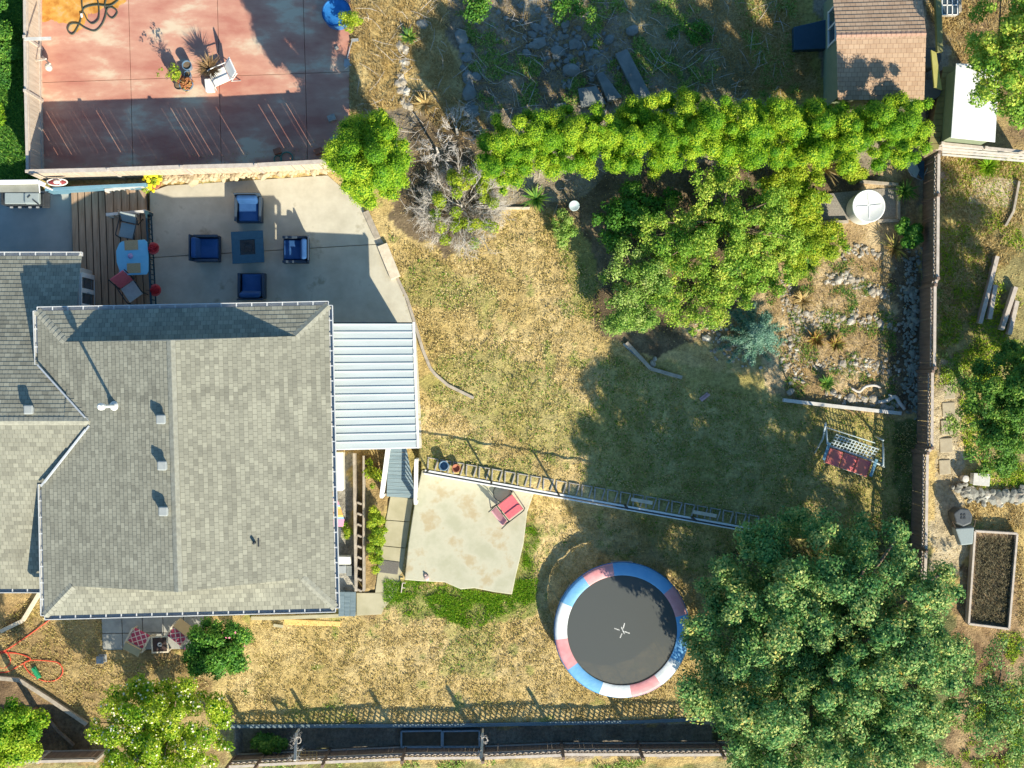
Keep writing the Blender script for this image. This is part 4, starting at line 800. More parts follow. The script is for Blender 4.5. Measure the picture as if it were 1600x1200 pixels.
# awning beam and grill
aw = thing('white_awning', 'white edged awning at the far left above the grill', 'awning', P(25, 293, 0)); mb = MB(); a = P(-80, 286, 2.2); b = P(60, 284, 2.2); mb.bar(a, b, .14, .12); mb.bar(b, P(70, 289, 2.2), .13, .12); obj('front_beam', mb, MAT['white'], aw, world=True, bev=.015)
mb = MB(); mb.prism([tuple(P(*q, 2.1)[:2]) for q in ((-80, 289), (62, 288), (62, 300), (-80, 301))], 2.1, 2.13); obj('awning_cloth', mb, M('awning_cloth', (.30, .30, .26), (.24, .24, .2)), aw, world=True)
mb = MB(); mb.tube([P(61, 288, 2.2), P(62, 301, 2.1)], .02, 8); mb.tube([P(62, 288, 2.15), Vector((P(62, 288, 2.15).x, P(62, 288, 2.15).y, 0))], .03, 8); obj('post', mb, MAT['white'], aw, world=True)
wl = thing('wall_lamp', 'white oval outdoor lamp with a dark red body on the blue wall', 'lamp', P(90, 287, .95)); q = P(90, 285, 1.1)
mb = MB(); mb.blob(q, (.32, .1, .12), np.random.default_rng(1), 2, 0, 0); obj('lamp_body', mb, M('lamp_red', (.30, .05, .06)), wl, world=True, smooth=True)
mb = MB(); mb.tube([q + Vector((math.cos(t) * .33, math.sin(t) * .11, .05)) for t in np.linspace(0, 6.28, 28, endpoint=False)], .022, 6, closed=True); mb.bar(q + Vector((.12, -.1, .08)), q + Vector((.12, .1, .08)), .05, .03); obj('rim', mb, MAT['white'], wl, world=True)
mb = MB(); mb.blob(q + Vector((0, 0, .09)), (.12, .07, .07), np.random.default_rng(1), 2, 0, 0); obj('lens', mb, MAT['white'], wl, world=True, smooth=True)
gr_ = thing('gas_grill', 'grey gas grill with side shelf and knobs against the left wall', 'grill', pg(38, 312, .03)); q = P(24, 310, .95)
mb = MB(); mb.box(q, (.66, .36, .12)); obj('side_shelf', mb, MAT['grey'], gr_, world=True, bev=.02)
q = P(51, 310, 1.0); mb = MB(); mb.box(q, (.5, .38, .2)); obj('lid', mb, MAT['grey'], gr_, world=True, bev=.05, seg=3)
mb = MB(); mb.box(P(38, 312, .45), (1.25, .42, .85)); obj('cabinet', mb, MAT['dark'], gr_, world=True, bev=.01)
q = P(72, 313, .9); mb = MB(); mb.box(q, (.25, .5, .08)); mb.box(q + Vector((-.07, 0, .06)), (.07, .4, .05)); obj('tool_shelf', mb, MAT['dark'], gr_, world=True, bev=.02)
mb = MB(); mb.bar(P(43, 309, 1.12), P(47, 305, 1.12), .03, .02); mb.bar(P(51, 312, 1.12), P(61, 320, 1.12), .03, .02); obj('lid_handle', mb, MAT['dark'], gr_, world=True)
for kx in (18, 31, 47, 59): mb = MB(); mb.box(P(kx, 324, .8), (.09, .05, .06)); obj('knob', mb, MAT['metal'], gr_, world=True)
# ---------------------------------------------------------------- deck furniture
tb = thing('patio_table', 'pale blue plastic table with rounded corners on the wooden deck', 'table', P(207, 403, DZ)); zt = DZ + .74
q = [(186, 380), (190, 377), (226, 374), (230, 378), (232, 402), (232, 424), (229, 429), (196, 430), (188, 427), (182, 410), (181, 392)]
mb = MB(); mb.prism(L(zt, *q), zt - .04, zt); obj('tabletop', mb, MAT['ltblue'], tb, world=True, bev=.02)
mb = MB()
for i in range(6): a = P(186, 385 + i * 8, zt); b = P(229, 384 + i * 8, zt); mb.bar(a + Vector((0, 0, .003)), b + Vector((0, 0, .003)), .03, .008)
obj('tabletop_ribs', mb, MAT['ltblue'], tb, world=True)
for q in ((190, 385), (225, 382), (193, 422), (225, 422)): a = P(*q, zt - .04); mb = MB(); mb.bar(a, (a.x, a.y, DZ), .05, .05); obj('leg', mb, MAT['ltblue'], tb, world=True)
for (x, y, rz, lb) in ((205, 383, .05, 'upper'), (209, 419, .03, 'lower')): mb = MB(); mb.box(P(x, y, zt + .012), (.44, .32, .012), rz); solo('placemat', mb, MAT['tan'], lb + ' woven straw placemat on the pale blue table', 'placemat', bev=.05 if 0 else .004)
mb = MB(); q = P(204, 400, zt + .01)
mb.lathe([(.08, 0), (.09, .03), (.05, .1), (.02, .14)], q, 12); solo('table_ornament', mb, M('purple_glaze', (.35, .25, .5), (.5, .4, .6)), 'small purple and white bowl in the middle of the blue table', 'bowl', smooth=True)
def slingchair(name, label, loc, rz, seatm, backm, framem, w_=.58, group=None, d=.55, bh=.55, head=None):
    t = thing(name, label, 'chair', loc, rz, group); a = Vector
    mb = MB(); mb.box((0, .02, .42), (w_, d, .05), 0, R(4)); obj('seat', mb, seatm, t, bev=.02)
    mb = MB(); mb.box((0, -d / 2 - .16, .42 + bh / 2), (w_, .05, bh + .1), 0, R(28)); obj('backrest', mb, backm, t, bev=.02)
    for s in (-1, 1):
        x = s * (w_ / 2 + .04); mb = MB(); mb.tube([(x, d / 2 + .05, 0), (x, d / 2, .62), (x, d / 2 - .08, .66), (x, -d / 2 - .1, .62)], .018, 8); obj('armrest', mb, framem, t, smooth=True)
        mb = MB(); mb.tube([(x, -d / 2 - .32, .95), (x, -d / 2, .4), (x, -d / 2 - .25, 0)], .018, 8); obj('leg', mb, framem, t, smooth=True)
    mb = MB(); mb.tube([(-w_ / 2 - .04, -d / 2 - .02, .4), (w_ / 2 + .04, -d / 2 - .02, .4)], .018, 8); obj('crossbar', mb, framem, t, smooth=True)
    return t
slingchair('sling_chair', 'grey sling chair turned toward the top of the blue table', P(205, 362, DZ), R(-32 + 180 + 20), MAT['grey'], MAT['grey'], MAT['dark'], .5, d=.48, bh=.42)
slingchair('sling_chair', 'coral red chair with a pale seat edge below the blue table', P(211, 456, DZ), R(35 + 180), MAT['offwhite'], MAT['pink'], MAT['dark'], .52)
for (x, y, lb) in ((242, 389, 'upper'), (245, 454, 'lower')):
    t = thing('hanging_basket', lb + ' of two red flower baskets hanging outside the deck railing', 'flower basket', P(x, y, .75), group=None); mb = MB(); mb.lathe([(.05, 0), (.14, .05), (.19, .18), (.2, .2), (.16, .2)], (0, 0, 0), 16); obj('basket', mb, MAT['red'], t, smooth=True)
    leafcloud('blossoms', [(0, 0, .2), (.06, .03, .22), (-.06, -.02, .22)], [.13, .1, .1], 500, .06, leafmat('red_blossom', [(0, (.35, .01, .02)), (1, (.62, .04, .05))], .1), t, np.random.default_rng(x), asp=.9)
    mb = MB(); mb.tube([(-.1, 0, .15), (-.3, .0, .2)], .012, 6); obj('bracket', mb, MAT['dark'], t)
# sunflower-like plant in pot
t = thing('potted_flowers', 'pot of bright yellow flowers at the corner of patio and fence', 'potted plant', P(241, 286, .4) - Vector((0, 0, .37))); mb = MB(); mb.lathe([(.12, 0), (.19, .3), (.21, .32), (.16, .32)], (0, 0, 0), 16); obj('pot', mb, MAT['terracotta'], t, smooth=True)
r_ = np.random.default_rng(6); cs = [(r_.normal() * .15, r_.normal() * .13, .5 + r_.random() * .1) for _ in range(12)]; leafcloud('leaves', cs, [.14] * 12, 900, .08, G['lime'], t, r_)
mb = MB()
for i in range(26):
    a = r_.uniform(0, 6.28); rr = .31 * r_.random() ** .5; c = (rr * math.cos(a), rr * math.sin(a), .66 + r_.uniform(-.05, .05)); n = 9; vs = [c] + [(c[0] + .062 * math.cos(k * 6.283 / n) * (1 if k % 2 else .8), c[1] + .062 * math.sin(k * 6.283 / n) * (1 if k % 2 else .8), c[2] - .012) for k in range(n)]; mb.add(vs, [(0, 1 + k, 1 + (k + 1) % n) for k in range(n)])
obj('blossoms', mb, MAT['yellow'], t)
# club chairs and fire table on the patio
def club(label, px, py, rz, first=[None]):
    q = P(px, py, .5); loc = (q.x, q.y, .03)
    if first[0]: return dup(first[0], loc, rz, label)
    t = thing('club_chair', label, 'armchair', loc, rz, 'blue cushioned armchairs round the fire table'); first[0] = t
    mb = MB(); mb.box((0, 0, .16), (.86, .84, .2)); obj('base', mb, MAT['wicker'], t, bev=.02)
    mb = MB(); mb.box((0, .02, .35), (.66, .72, .18)); obj('seat_cushion', mb, MAT['navy'], t, bev=.05, seg=3)
    mb = MB(); mb.box((0, -.30, .62), (.68, .18, .46), 0, R(14)); obj('back_cushion', mb, MAT['navy'], t, bev=.07, seg=3)
    mb = MB(); mb.box((0, -.43, .5), (.86, .05, .62), 0, R(10)); obj('back_frame', mb, MAT['wicker'], t, bev=.015)
    for s in (-1, 1): mb = MB(); mb.box((s * .40, .0, .38), (.06, .8, .36)); mb.box((s * .40, .0, .575), (.085, .8, .03)); obj('armrest', mb, MAT['wicker'], t, bev=.012)
    for s in (-1, 1):
        for u in (-1, 1): mb = MB(); mb.box((s * .38, u * .36, .03), (.06, .06, .06)); obj('leg', mb, MAT['dark'], t)
    return t
club('blue cushioned armchair nearest the board fence, half in sunlight', 388, 327, R(180)); club('blue cushioned armchair left of the fire table, wholly in shade', 322, 388, R(-90)); club('blue cushioned armchair right of the fire table with sunlit back', 461, 390, R(90)); club('blue cushioned armchair between the fire table and the house roof', 393, 446, R(0))
ft = thing('fire_table', 'square dark teal fire table in the middle of the four blue chairs', 'fire table', (P(387, 386, .6).x, P(387, 386, .6).y, .03), R(3)); mb = MB()
for (x, y, sx, sy) in ((0, .385, 1.05, .28), (0, -.385, 1.05, .28), (.385, 0, .28, .49), (-.385, 0, .28, .49)): mb.box((x, y, .56), (sx, sy, .05))
obj('tabletop', mb, MAT['teal'], ft, bev=.008); mb = MB(); mb.box((0, 0, .27), (.8, .8, .54)); obj('base', mb, MAT['wicker'], ft, bev=.01); mb = MB(); mb.box((0, 0, .555), (.48, .48, .025)); obj('burner_tray', mb, MAT['dark'], ft)
mb = MB(); mb.tube([(math.cos(a) * .14, math.sin(a) * .14, .58) for a in np.linspace(0, 6.28, 20, endpoint=False)], .014, 6, closed=True)
r_ = np.random.default_rng(2)
for _ in range(60): mb.blob((r_.uniform(-.2, .2), r_.uniform(-.2, .2), .575), (.022, .02, .015), r_, 1)
obj('lava_rocks', mb, MAT['dark'], ft)
# ---------------------------------------------------------------- red patio things
def hosecurve(pts, z, n=10):
    pts = [P(x, y, z) for x, y in pts]; out = []
    for i in range(len(pts) - 1):
        p0, p1, p2, p3 = pts[max(i - 1, 0)], pts[i], pts[i + 1], pts[min(i + 2, len(pts) - 1)]
        for k in range(n): t = k / n; out.append(.5 * ((2 * p1) + (p2 - p0) * t + (2 * p0 - 5 * p1 + 4 * p2 - p3) * t * t + (3 * p1 - p0 - 3 * p2 + p3) * t ** 3) + Vector((0, 0, .012 * math.sin(i + t))))
    return out + [pts[-1]]
mb = MB(); mb.tube(hosecurve([(185, 0), (172, 9), (150, 8), (133, 12), (128, 20), (124, 36), (114, 53), (106, 47), (110, 38), (122, 37), (134, 44), (148, 48), (158, 40), (164, 28), (168, 14), (176, 12), (183, 19), (176, 28), (168, 22), (164, 8), (168, -6)], .06), .026, 6); mb.tube(hosecurve([(152, -4), (155, 14), (154, 30), (145, 37), (137, 32), (133, 24), (129, 15), (128, -4)], .07), .022, 6); solo('garden_hose', mb, MAT['hose'], 'dark garden hose coiled over the rust stained corner of the red patio', 'hose', smooth=True)
mb = MB(); mb.bar(P(127, 21, .1), P(128, 27, .1), .07, .05); solo('hose_nozzle', mb, MAT['white'], 'small white fitting lying on the dark hose', 'fitting', bev=.01)
mb = MB(); mb.bar(P(38, 61, 1.66), P(80, 60, 1.66), .1, .05); solo('fence_bar', mb, MAT['offwhite'], 'short pale board laid across the top of the left fence', 'board')
mb = MB(); mb.bar(P(48, 96, .5), P(72, 92, .9), .05, .05); mb.bar(P(64, 86, .1), P(78, 100, .8), .05, .05); mb.blob(P(76, 105, .5), (.12, .14, .2), np.random.default_rng(1), 2, .05); solo('bent_stake', mb, MAT['deadwood'], 'forked pale stake leaning against the left fence', 'stake')
PG = 'pots clustered on the red patio'
for (x, y, r1, h, lb, mt) in ((292, 102, .16, .42, 'tall blue pot of dry soil at the top of the pot cluster', 'potblue'), (293, 116, .12, .34, 'small blue pot in the middle of the pot cluster', 'potblue'), (291, 131, .24, .34, 'wide blue pot of red leaved plant at the bottom of the cluster', 'potblue'), (274, 117, .2, .5, 'pot with yellow green leafy plant left of the blue pots', 'terracotta'), (279, 133, .15, .25, 'dark pot tucked behind the wide blue pot', 'dark')):
    q = P(x, y, h); t = thing('flower_pot', lb, 'pot', (q.x, q.y, .03), group=PG); mb = MB(); mb.lathe([(r1 * .65, 0), (r1 * .9, h * .6), (r1, h), (r1 * .86, h), (r1 * .8, h * .85), (0, h * .84)], (0, 0, 0), 20); obj('pot', mb, MAT[mt], t, smooth=False)
    mb = MB(); mb.lathe([(r1 * .81, h * .86), (0, h * .88)], (0, 0, 0), 16); obj('potting_soil', mb, MAT['soil'], t)
    if x in (291, 274): leafcloud('plant', [(0, 0, h + .05), (.06, .04, h + .08), (-.08, .02, h + .1), (0, -.07, h)], [r1 * .8] * 4, 420, .07, G['lime'] if x == 274 else leafmat('red_leaf', [(0, (.3, .08, .03)), (.6, (.5, .2, .08)), (1, (.2, .3, .08))], .1), t, np.random.default_rng(x))
    if x == 274:
        mb = MB(); r_ = np.random.default_rng(5)
        for _ in range(9): twigs(mb, Vector((0, 0, h)), Vector((r_.normal() * .35, r_.normal() * .35, 1)).normalized(), .32, .008, 2, r_, .45)
        leafcloud('tall_sprigs', [(r_.normal() * .15, r_.normal() * .15, h + .5 + r_.random() * .3) for _ in range(12)], [.08] * 12, 160, .07, G['lime'], t, r_); obj('stems', mb, MAT['bark'], t)
t = slingchair('garden_chair', 'white plastic chair with grey seat on the red patio', P(348, 124, .03), R(115), MAT['white'], MAT['white'], MAT['white'], .5)
slab('white_crate', 'flat white tray beside the white plastic chair', 'tray', [(319, 123), (333, 122), (334, 142), (321, 143)], .3, MAT['white'], .0)
t = thing('dry_plant', 'dried brown plant leaning over the white tray on the red patio', 'plant', P(333, 112, .03)); r_ = np.random.default_rng(15); mb = MB(); mb.lathe([(.1, 0), (.16, .3), (.13, .3)], (0, 0, 0), 14); obj('pot', mb, MAT['dark'], t)
n_ = 260; blades('dry_leaves', np.tile([[0, 0, .25]], (n_, 1)) + r_.normal(size=(n_, 3)) * .04, .62, .03, leafmat('withered_leaf', [(0, (.16, .10, .05)), (1, (.36, .24, .12))], .1), r_, r_.random(n_), .8, parent=t)
t = thing('round_cover', 'round blue covered tub with leaning flowers at the top of the red patio', 'tub', pg(529, 26)); q = 1
mb = MB(); mb.lathe([(.46, 0), (.47, .5), (.475, .55), (.44, .57), (.42, .53), (0, .50)], (0, 0, 0), 40); obj('tub', mb, MAT['pool'], t, smooth=False)
mb = MB(); mb.tube([(math.cos(a) * .465, math.sin(a) * .465, .56) for a in np.linspace(0, 6.283, 40, endpoint=False)], .022, 8, closed=True); obj('rim', mb, M('rim_blue', (.02, .08, .22)), t, smooth=True)
for (x, y, s, lb) in ((518, 184, .26, 'upper pale concrete block on the shaded red patio'), (523, 218, .27, 'lower pale concrete block on the shaded red patio'), (526, 75, .13, 'tiny white cup on the red patio'), (433, 236, .24, 'dark square block near the foot of the board fence'), (497, 236, .25, 'reddish brick lying by the end of the board fence')):
    mb = MB(); q = P(x, y, s * .6); mb.box((q.x, q.y, .03 + s * .32), (s, s * .8, s * .62), R(20)); solo('block', mb, MAT['block'] if y not in (236,) else MAT['terracotta'], lb, 'block', bev=.012)
t = thing('spade', 'long handled spade lying at the right edge of the red patio', 'spade', pg(548, 84, .03)); mb = MB(); mb.tube([P(550, 64, .12), P(542, 92, .06)], .018, 8); obj('handle', mb, MAT['metal'], t, world=True)
mb = MB(); mb.bar(P(549, 63, .14), P(560, 62, .14), .1, .03); mb.prism(L(.06, (538, 92), (546, 92), (547, 103), (541, 107), (537, 102)), .04, .06); obj('blade', mb, MAT['metal'], t, world=True)
mb = MB(); mb.tube([P(538, 108, .08), P(549, 101, .08)], .018, 8); solo('stick', mb, MAT['deadwood'], 'short pale stick below the spade', 'stick')
for (x, y, r1, lb) in ((448, 247, .2, 'larger'), (434, 249, .12, 'smaller')):
    mb = MB(); q = P(x, y, .06); mb.tube([q + Vector((math.cos(a) * r1, math.sin(a) * r1, 0)) for a in np.linspace(0, 6.283, 24, endpoint=False)], .022, 8, closed=True); solo('green_hoop', mb, M('hoop', (.10, .25, .20)) if r1 > .15 else bpy.data.materials['hoop'], lb + ' green hose ring lying by the board fence on the red patio', 'ring', smooth=True)
# ---------------------------------------------------------------- right hand buildings
sh = thing('shed', 'green sided garden shed with pinkish shingled roof at the top edge', 'shed', P(1380, 60, 0)); zr = 2.9; ze_ = 2.25
a0, a1 = P(1307, 55, zr), P(1447, 52, zr); s0, s1 = P(1309, 156, ze_), P(1444, 156, ze_); n0 = Vector((a0.x - .02, 2 * a0.y - s0.y, ze_)); n1_ = Vector((a1.x, 2 * a1.y - s1.y, ze_))
roofobj('roof', [(s0, s1, a1, a0), (n1_, n0, a0, a1)], MAT['shedroof'], sh, step=.02)
CAPM2 = M('shed_cap', (.36, .22, .16), (.46, .29, .22), 9, .9); caps(a0, a1, par=sh, mat=CAPM2, w=.3, n_=.08)
bx0, bx1 = s0.x + .05, s1.x - .12; by0, by1 = s0.y + .12, n0.y - .12; mb = MB(); mb.prism([(bx0, by0), (bx1, by0), (bx1, by1), (bx0, by1)], 0, ze_ - .02)
for x in (bx0, bx1): mb.add([(x, by0, ze_ - .02), (x, by1, ze_ - .02), (x, (by0 + by1) / 2, zr - .1)], [(0, 1, 2)])
obj('wall', mb, MAT['greensiding'], sh, world=True)
mb = MB(); yc = P(1297, 40, 1.4).y; xx = bx0 - .02
for dy in (-.55, 0, .55): mb.box((xx, yc + dy, 1.35), (.05, .06, 1.0))
for zz in (.85, 1.85): mb.box((xx - .003, yc, zz), (.05, 1.2, .06))
wd = obj('window', mb, MAT['white'], sh, world=True); mb = MB(); mb.box((xx + .015, yc, 1.35), (.02, 1.1, .98)); obj('pane', mb, MAT['glass'], wd, world=True)
slab('dark_platform', 'dark tarp covered platform against the left wall of the shed', 'platform', [(1240, 42), (1292, 30), (1292, 76), (1241, 78)], .35, MAT['tarp'], 0)
wt = thing('white_shed', 'flat white roofed lean-to shed beside the neighbouring tree', 'shed', P(1522, 160, EAST)); zz = 2.0; q = [(1494, 99), (1562, 101), (1555, 222), (1486, 215)]
mb = MB(); mb.prism(L(zz, *q), zz - .05, zz); obj('roof', mb, MAT['white'], wt, world=True, bev=.01); q2 = L(zz, (1498, 104), (1558, 106), (1551, 217), (1490, 211)); mb = MB(); mb.prism([tuple(v[:2]) for v in q2], EAST, zz - .055); obj('wall', mb, MAT['greensiding'], wt, world=True)
cf = thing('cold_frame', 'glass panelled cold frame at the top edge right of the shed', 'cold frame', P(1484, 14, EAST)); mb = MB(); zz = .6
for i in range(4):
    for j in range(4):
        q = P(1472 + i * 8, -22 + j * 15, zz); 
        if i < 3: mb.box(q + Vector((.085, 0, 0)), (.17, .03, .03))
        if j < 3: mb.box(q + Vector((0, -.16, 0)), (.03, .32, .03))
obj('frame', mb, MAT['white'], cf, world=True); mb = MB(); q = P(1484, 0, zz - .03); mb.box(q, (.6, 1.0, .01)); obj('glass_top', mb, MAT['glass'], cf, world=True)
mb = MB(); q = P(1484, 0, .1); mb.box(q, (.56, .95, .7)); obj('box', mb, MAT['stone'], cf, world=True)
# leaning mossy boards (gate walkway) and yellowish posts
gw = thing('board_walkway', 'mossy sloping board walkway between the shed and the white roofed shed', 'walkway', P(1470, 170, 0)); mb = MB(); n = 14
for i in range(n):
    t0, t1 = i / n, (i + .93) / n; f = lambda t, s: (1474 - 24 * t if s == 0 else 1493 - 27 * t, 104 + 130 * t); z_ = .75 - .3 * 0
    q = [f(t0, 0), f(t0, 1), f(t1, 1), f(t1, 0)]; mb.prism(L(z_, *q), z_ - .04, z_ + .003 * (i % 2))
obj('boards', mb, MAT['greenwood'], gw, world=True, bev=.004); mb = MB(); mb.prism(L(.7, (1476, 106), (1490, 106), (1466, 232), (1454, 232)), EAST, .7); obj('frame', mb, MAT['fencebrown'], gw, world=True)
mb = MB(); mb.prism(L(1.5, (1455, 78), (1463, 82), (1472, 140), (1460, 136)), 1.4, 1.5); solo('tilted_board', mb, M('olive_board', (.36, .34, .10), (.42, .4, .14)), 'yellow green board standing between shed and walkway', 'board')
mb = MB(); mb.bar(P(1464, -30, 1.5), P(1468, 82, 1.5), .18, .2); solo('mossy_beam', mb, M('olive_beam', (.20, .20, .09), (.28, .27, .12)), 'mossy beam running along the right side of the shed', 'beam')
for (y, lb) in ((92, 'upper'), (142, 'lower')):
    mb = MB(); q = P(1452, y, .6); mb.lathe([(.25, -.55), (.33, -.5), (.34, .2), (.32, .24), (0, .25)], (q.x, q.y, q.z), 22); solo('water_barrel', mb, MAT['binblack'], lb + ' dark round barrel beside the shed wall', 'barrel', smooth=False)
fence('slat_bench_fence', 'low pale slatted fence below the white roofed shed', pl(.9, (1472, 224), (1540, 231), (1610, 238)), EAST, .9, MAT['rail'], MAT['rail'], seed=31, capw=.09)
mb = MB()
for i in range(4): mb.bar(P(1472, 228 + i * 4.5, .75 - i * .02), P(1612, 239 + i * 4.5, .75 - i * .02), .065, .03)
solo('plank_stack', mb, MAT['offwhite'], 'row of long pale planks laid beside the slatted fence', 'planks', bev=.003)
mb = MB(); mb.bar(P(1572, 250, 1), P(1608, 234, 1), .06, .04); solo('loose_pole', mb, pt_, 'pale pole lying across the long planks at the right edge', 'pole')
# greyish lawnmower-like bin at the hedge end
t = thing('folded_lounger', 'grey and dark blue folded lounger in the corner below the hedge', 'lounger', pg(1432, 262)); mb = MB(); mb.prism(L(.5, (1414, 252), (1428, 246), (1437, 266), (1432, 278), (1420, 268)), .42, .5); obj('seat', mb, MAT['grey'], t, world=True, bev=.01); mb = MB(); mb.prism(L(.62, (1428, 246), (1448, 250), (1447, 280), (1437, 268)), .3, .4); obj('backrest', mb, MAT['tarp'], t, world=True, bev=.01)
mb = MB(); mb.tube([P(1414, 252, .5), P(1424, 274, .5), P(1440, 282, .3), P(1450, 262, .5)], .02, 8); obj('frame', mb, MAT['metal'], t, world=True, smooth=True)
# round tank
tk = thing('water_tank', 'round cream water tank with creased lid standing on the gravel bed', 'water tank', (P(1357, 322, 1.0).x, P(1357, 322, 1.0).y, .05)); mb = MB(); mb.lathe([(.50, 0), (.515, .1), (.5, .9), (.505, .95)], (0, 0, 0), 48); obj('tank_body', mb, MAT['tank'], tk, smooth=False)
mb = MB(); mb.lathe([(.53, .93), (.535, .99), (.51, 1.0), (.49, .985), (0, .99)], (0, 0, 0), 48); obj('lid', mb, MAT['white'], tk, smooth=True)
mb = MB()
for a in (.1, 1.62, 3.2, 4.75): mb.bar((.03 * math.cos(a), .03 * math.sin(a), .995), (.40 * math.cos(a), .40 * math.sin(a), .99), .035, .03)
obj('lid_seam', mb, MAT['white'], tk, bev=.008)
# birdbath
t = thing('birdbath', 'small round pale blue birdbath at the edge of the dark bed', 'birdbath', pg(896, 325)); mb = MB(); mb.lathe([(.12, 0), (.05, .08), (.045, .45), (.08, .5), (.17, .56), (.175, .6), (.15, .59), (.06, .54), (0, .535)], (0, 0, 0), 24); obj('bowl', mb, M('birdbath', (.45, .55, .58), (.55, .64, .66)), t, smooth=True)
# brush on lawn
mb = MB(); q = pg(1102, 621, .05); mb.box(q, (.36, .08, .06), R(38)); mb.box(q + Vector((0, 0, .035)), (.34, .03, .02), R(38)); mb.box(q + Vector((-.05, .05, -.02)), (.34, .06, .03), R(38)); solo('scrub_brush', mb, M('pinkish_toy', (.5, .3, .32), (.6, .42, .42)), 'small pinkish brush lying alone on the shaded lawn', 'brush', bev=.01)
# driftwood
for lb, pts, r0 in (('upper curved driftwood branch near the lower timber edging', [(1330, 606), (1342, 612), (1352, 604), (1366, 602), (1376, 606)], .05), ('forked driftwood branch at the corner of the soil bed', [(1372, 628), (1385, 626), (1398, 620), (1406, 630), (1414, 640)], .07)):
    mb = MB(); c = hosecurve(pts, .1, 4); mb.tube(c, [r0 * (1 - .5 * abs(i / len(c) - .5)) for i in range(len(c))], 8)
    if r0 > .06: c2 = hosecurve([(1398, 620), (1388, 617)], .12, 3); mb.tube(c2, .035, 7)
    solo('driftwood', mb, MAT['deadwood'], lb, 'driftwood', smooth=True)
# ---------------------------------------------------------------- swing seat
k0 = P(1330, 705, 0); sw_ = thing('swing_seat', 'old garden swing seat with pale frame and three red cushions on the shaded lawn', 'swing seat', (k0.x, k0.y, 0)); bl = M('powder_blue_frame', (.36, .44, .47), (.46, .52, .53), 8, .6)
def Q(x, y, z): return P(x, y, z)
for nm, pts in (('frame_left', [Q(1292, 660, 1.2), Q(1291, 694, 1.0)]),): pass
mb = MB(); mb.tube([Q(1290, 660, 0), Q(1290, 662, .9), Q(1293, 694, 1.6)], .03, 8); mb.tube([Q(1273, 708, 0), Q(1286, 685, .9), Q(1290, 662, 1.6)], .03, 8); obj('end_frame', mb, bl, sw_, world=True, smooth=True)
mb = MB(); mb.tube([Q(1379, 687, 0), Q(1380, 700, .9), Q(1380, 727, 1.5)], .03, 8); mb.tube([Q(1362, 720, .5), Q(1383, 730, .05)], .03, 8); mb.tube([Q(1367, 682, .1), Q(1380, 688, .9)], .03, 8); obj('end_frame', mb, bl, sw_, world=True, smooth=True)
mb = MB(); mb.tube([Q(1292, 668, 1.4), Q(1367, 692, 1.3)], .016, 8); obj('crossbar', mb, bl, sw_, world=True, smooth=True)
A = Q(1296, 697, .5); B = Q(1362, 720, .5); e = (B - A).normalized(); nr = Vector((-e.y, e.x, 0)); ln = (B - A).length
mb = MB(); lo = A + nr * .03; hi = A + nr * .42 + Vector((0, 0, .38)); lo2 = B + nr * .03; hi2 = B + nr * .42 + Vector((0, 0, .38))
mb.tube([lo, hi, hi2, lo2], .022, 8, closed=True)
for i in range(1, 13): t = i / 13; mb.bar(lo.lerp(lo2, t), hi.lerp(hi2, t), .03, .012)
for j in (1, 2, 3): t = j / 4; mb.bar(lo.lerp(hi, t), lo2.lerp(hi2, t), .03, .012)
obj('backrest', mb, bl, sw_, world=True)
mb = MB(); mb.tube([A, B, B - nr * .55, A - nr * .55], .022, 8, closed=True); obj('seat_frame', mb, bl, sw_, world=True, smooth=True)
for s, q in ((0, A), (1, B)): mb = MB(); mb.bar(q + e * (-.08 if s == 0 else .08) + nr * .1 + Vector((0, 0, .22)), q + e * (-.08 if s == 0 else .08) - nr * .5 + Vector((0, 0, .2)), .1, .03); mb.tube([q + e * (-.08 if s == 0 else .08), q + Vector((0, 0, 1.0)) - e * (.1 if s == 0 else -.1)], .012, 6); obj('armrest', mb, M('armrest_blue', (.15, .30, .40)) if s == 0 else bpy.data.materials['armrest_blue'], sw_, world=True, bev=.005)
for i in range(3): mb = MB(); mb.box(A + e * (ln * (i + .5) / 3) - nr * .30 + Vector((0, 0, .06)), (ln / 3 - .02, .52, .1), math.atan2(e.y, e.x)); obj('cushion', mb, M('cushion_red', (.62, .14, .16), (.66, .2, .14), 3, .8) if i == 0 else bpy.data.materials['cushion_red'], sw_, world=True, bev=.035, seg=3)
# ---------------------------------------------------------------- trampoline
zt = LOW + .86; c = P(972, 985, zt); tr = thing('trampoline', 'round trampoline with red, white and blue edge pads on the lower lawn', 'trampoline', (c.x, c.y, LOW)); k = (H - zt) / H / S; RO = 105 * k; RI = 86 * k; h = .86
mb = MB(); mb.lathe([(RI + .03, h - .03), (RI + .02, h - .035)], (0, 0, 0), 64); mb.f = []; mb.f = [tuple(range(64, 128))]; obj('jumping_mat', mb, MAT['blackmesh'], tr)
arcs = [(-11, 14, 'blue'), (14, 41, 'tred'), (41, 66, 'blue'), (66, 98, 'blue'), (98, 126, 'tred'), (126, 155, 'blue'), (155, 188, 'twhite'), (188, 216, 'tred'), (216, 250, 'blue'), (250, 278, 'twhite'), (278, 306, 'tred'), (306, 331, 'twhite'), (331, 349, 'blue')]
for a0_, a1_, cn in arcs:
    mb = MB(); n = 8; pr = [(RI, h), (RI + .05, h + .025), (RO - .08, h + .03), (RO, h - .0), (RO + .01, h - .09)]; vs = []
    for i in range(n + 1):
        a = R(a0_ + (a1_ - a0_) * i / n); vs += [(r * math.cos(a), r * math.sin(a), z) for r, z in pr]
    fs = [(i * 5 + j, (i + 1) * 5 + j, (i + 1) * 5 + j + 1, i * 5 + j + 1)[::-1] for i in range(n) for j in range(4)]; mb.add(vs, fs); obj('edge_pad', mb, MAT[cn], tr, smooth=True)
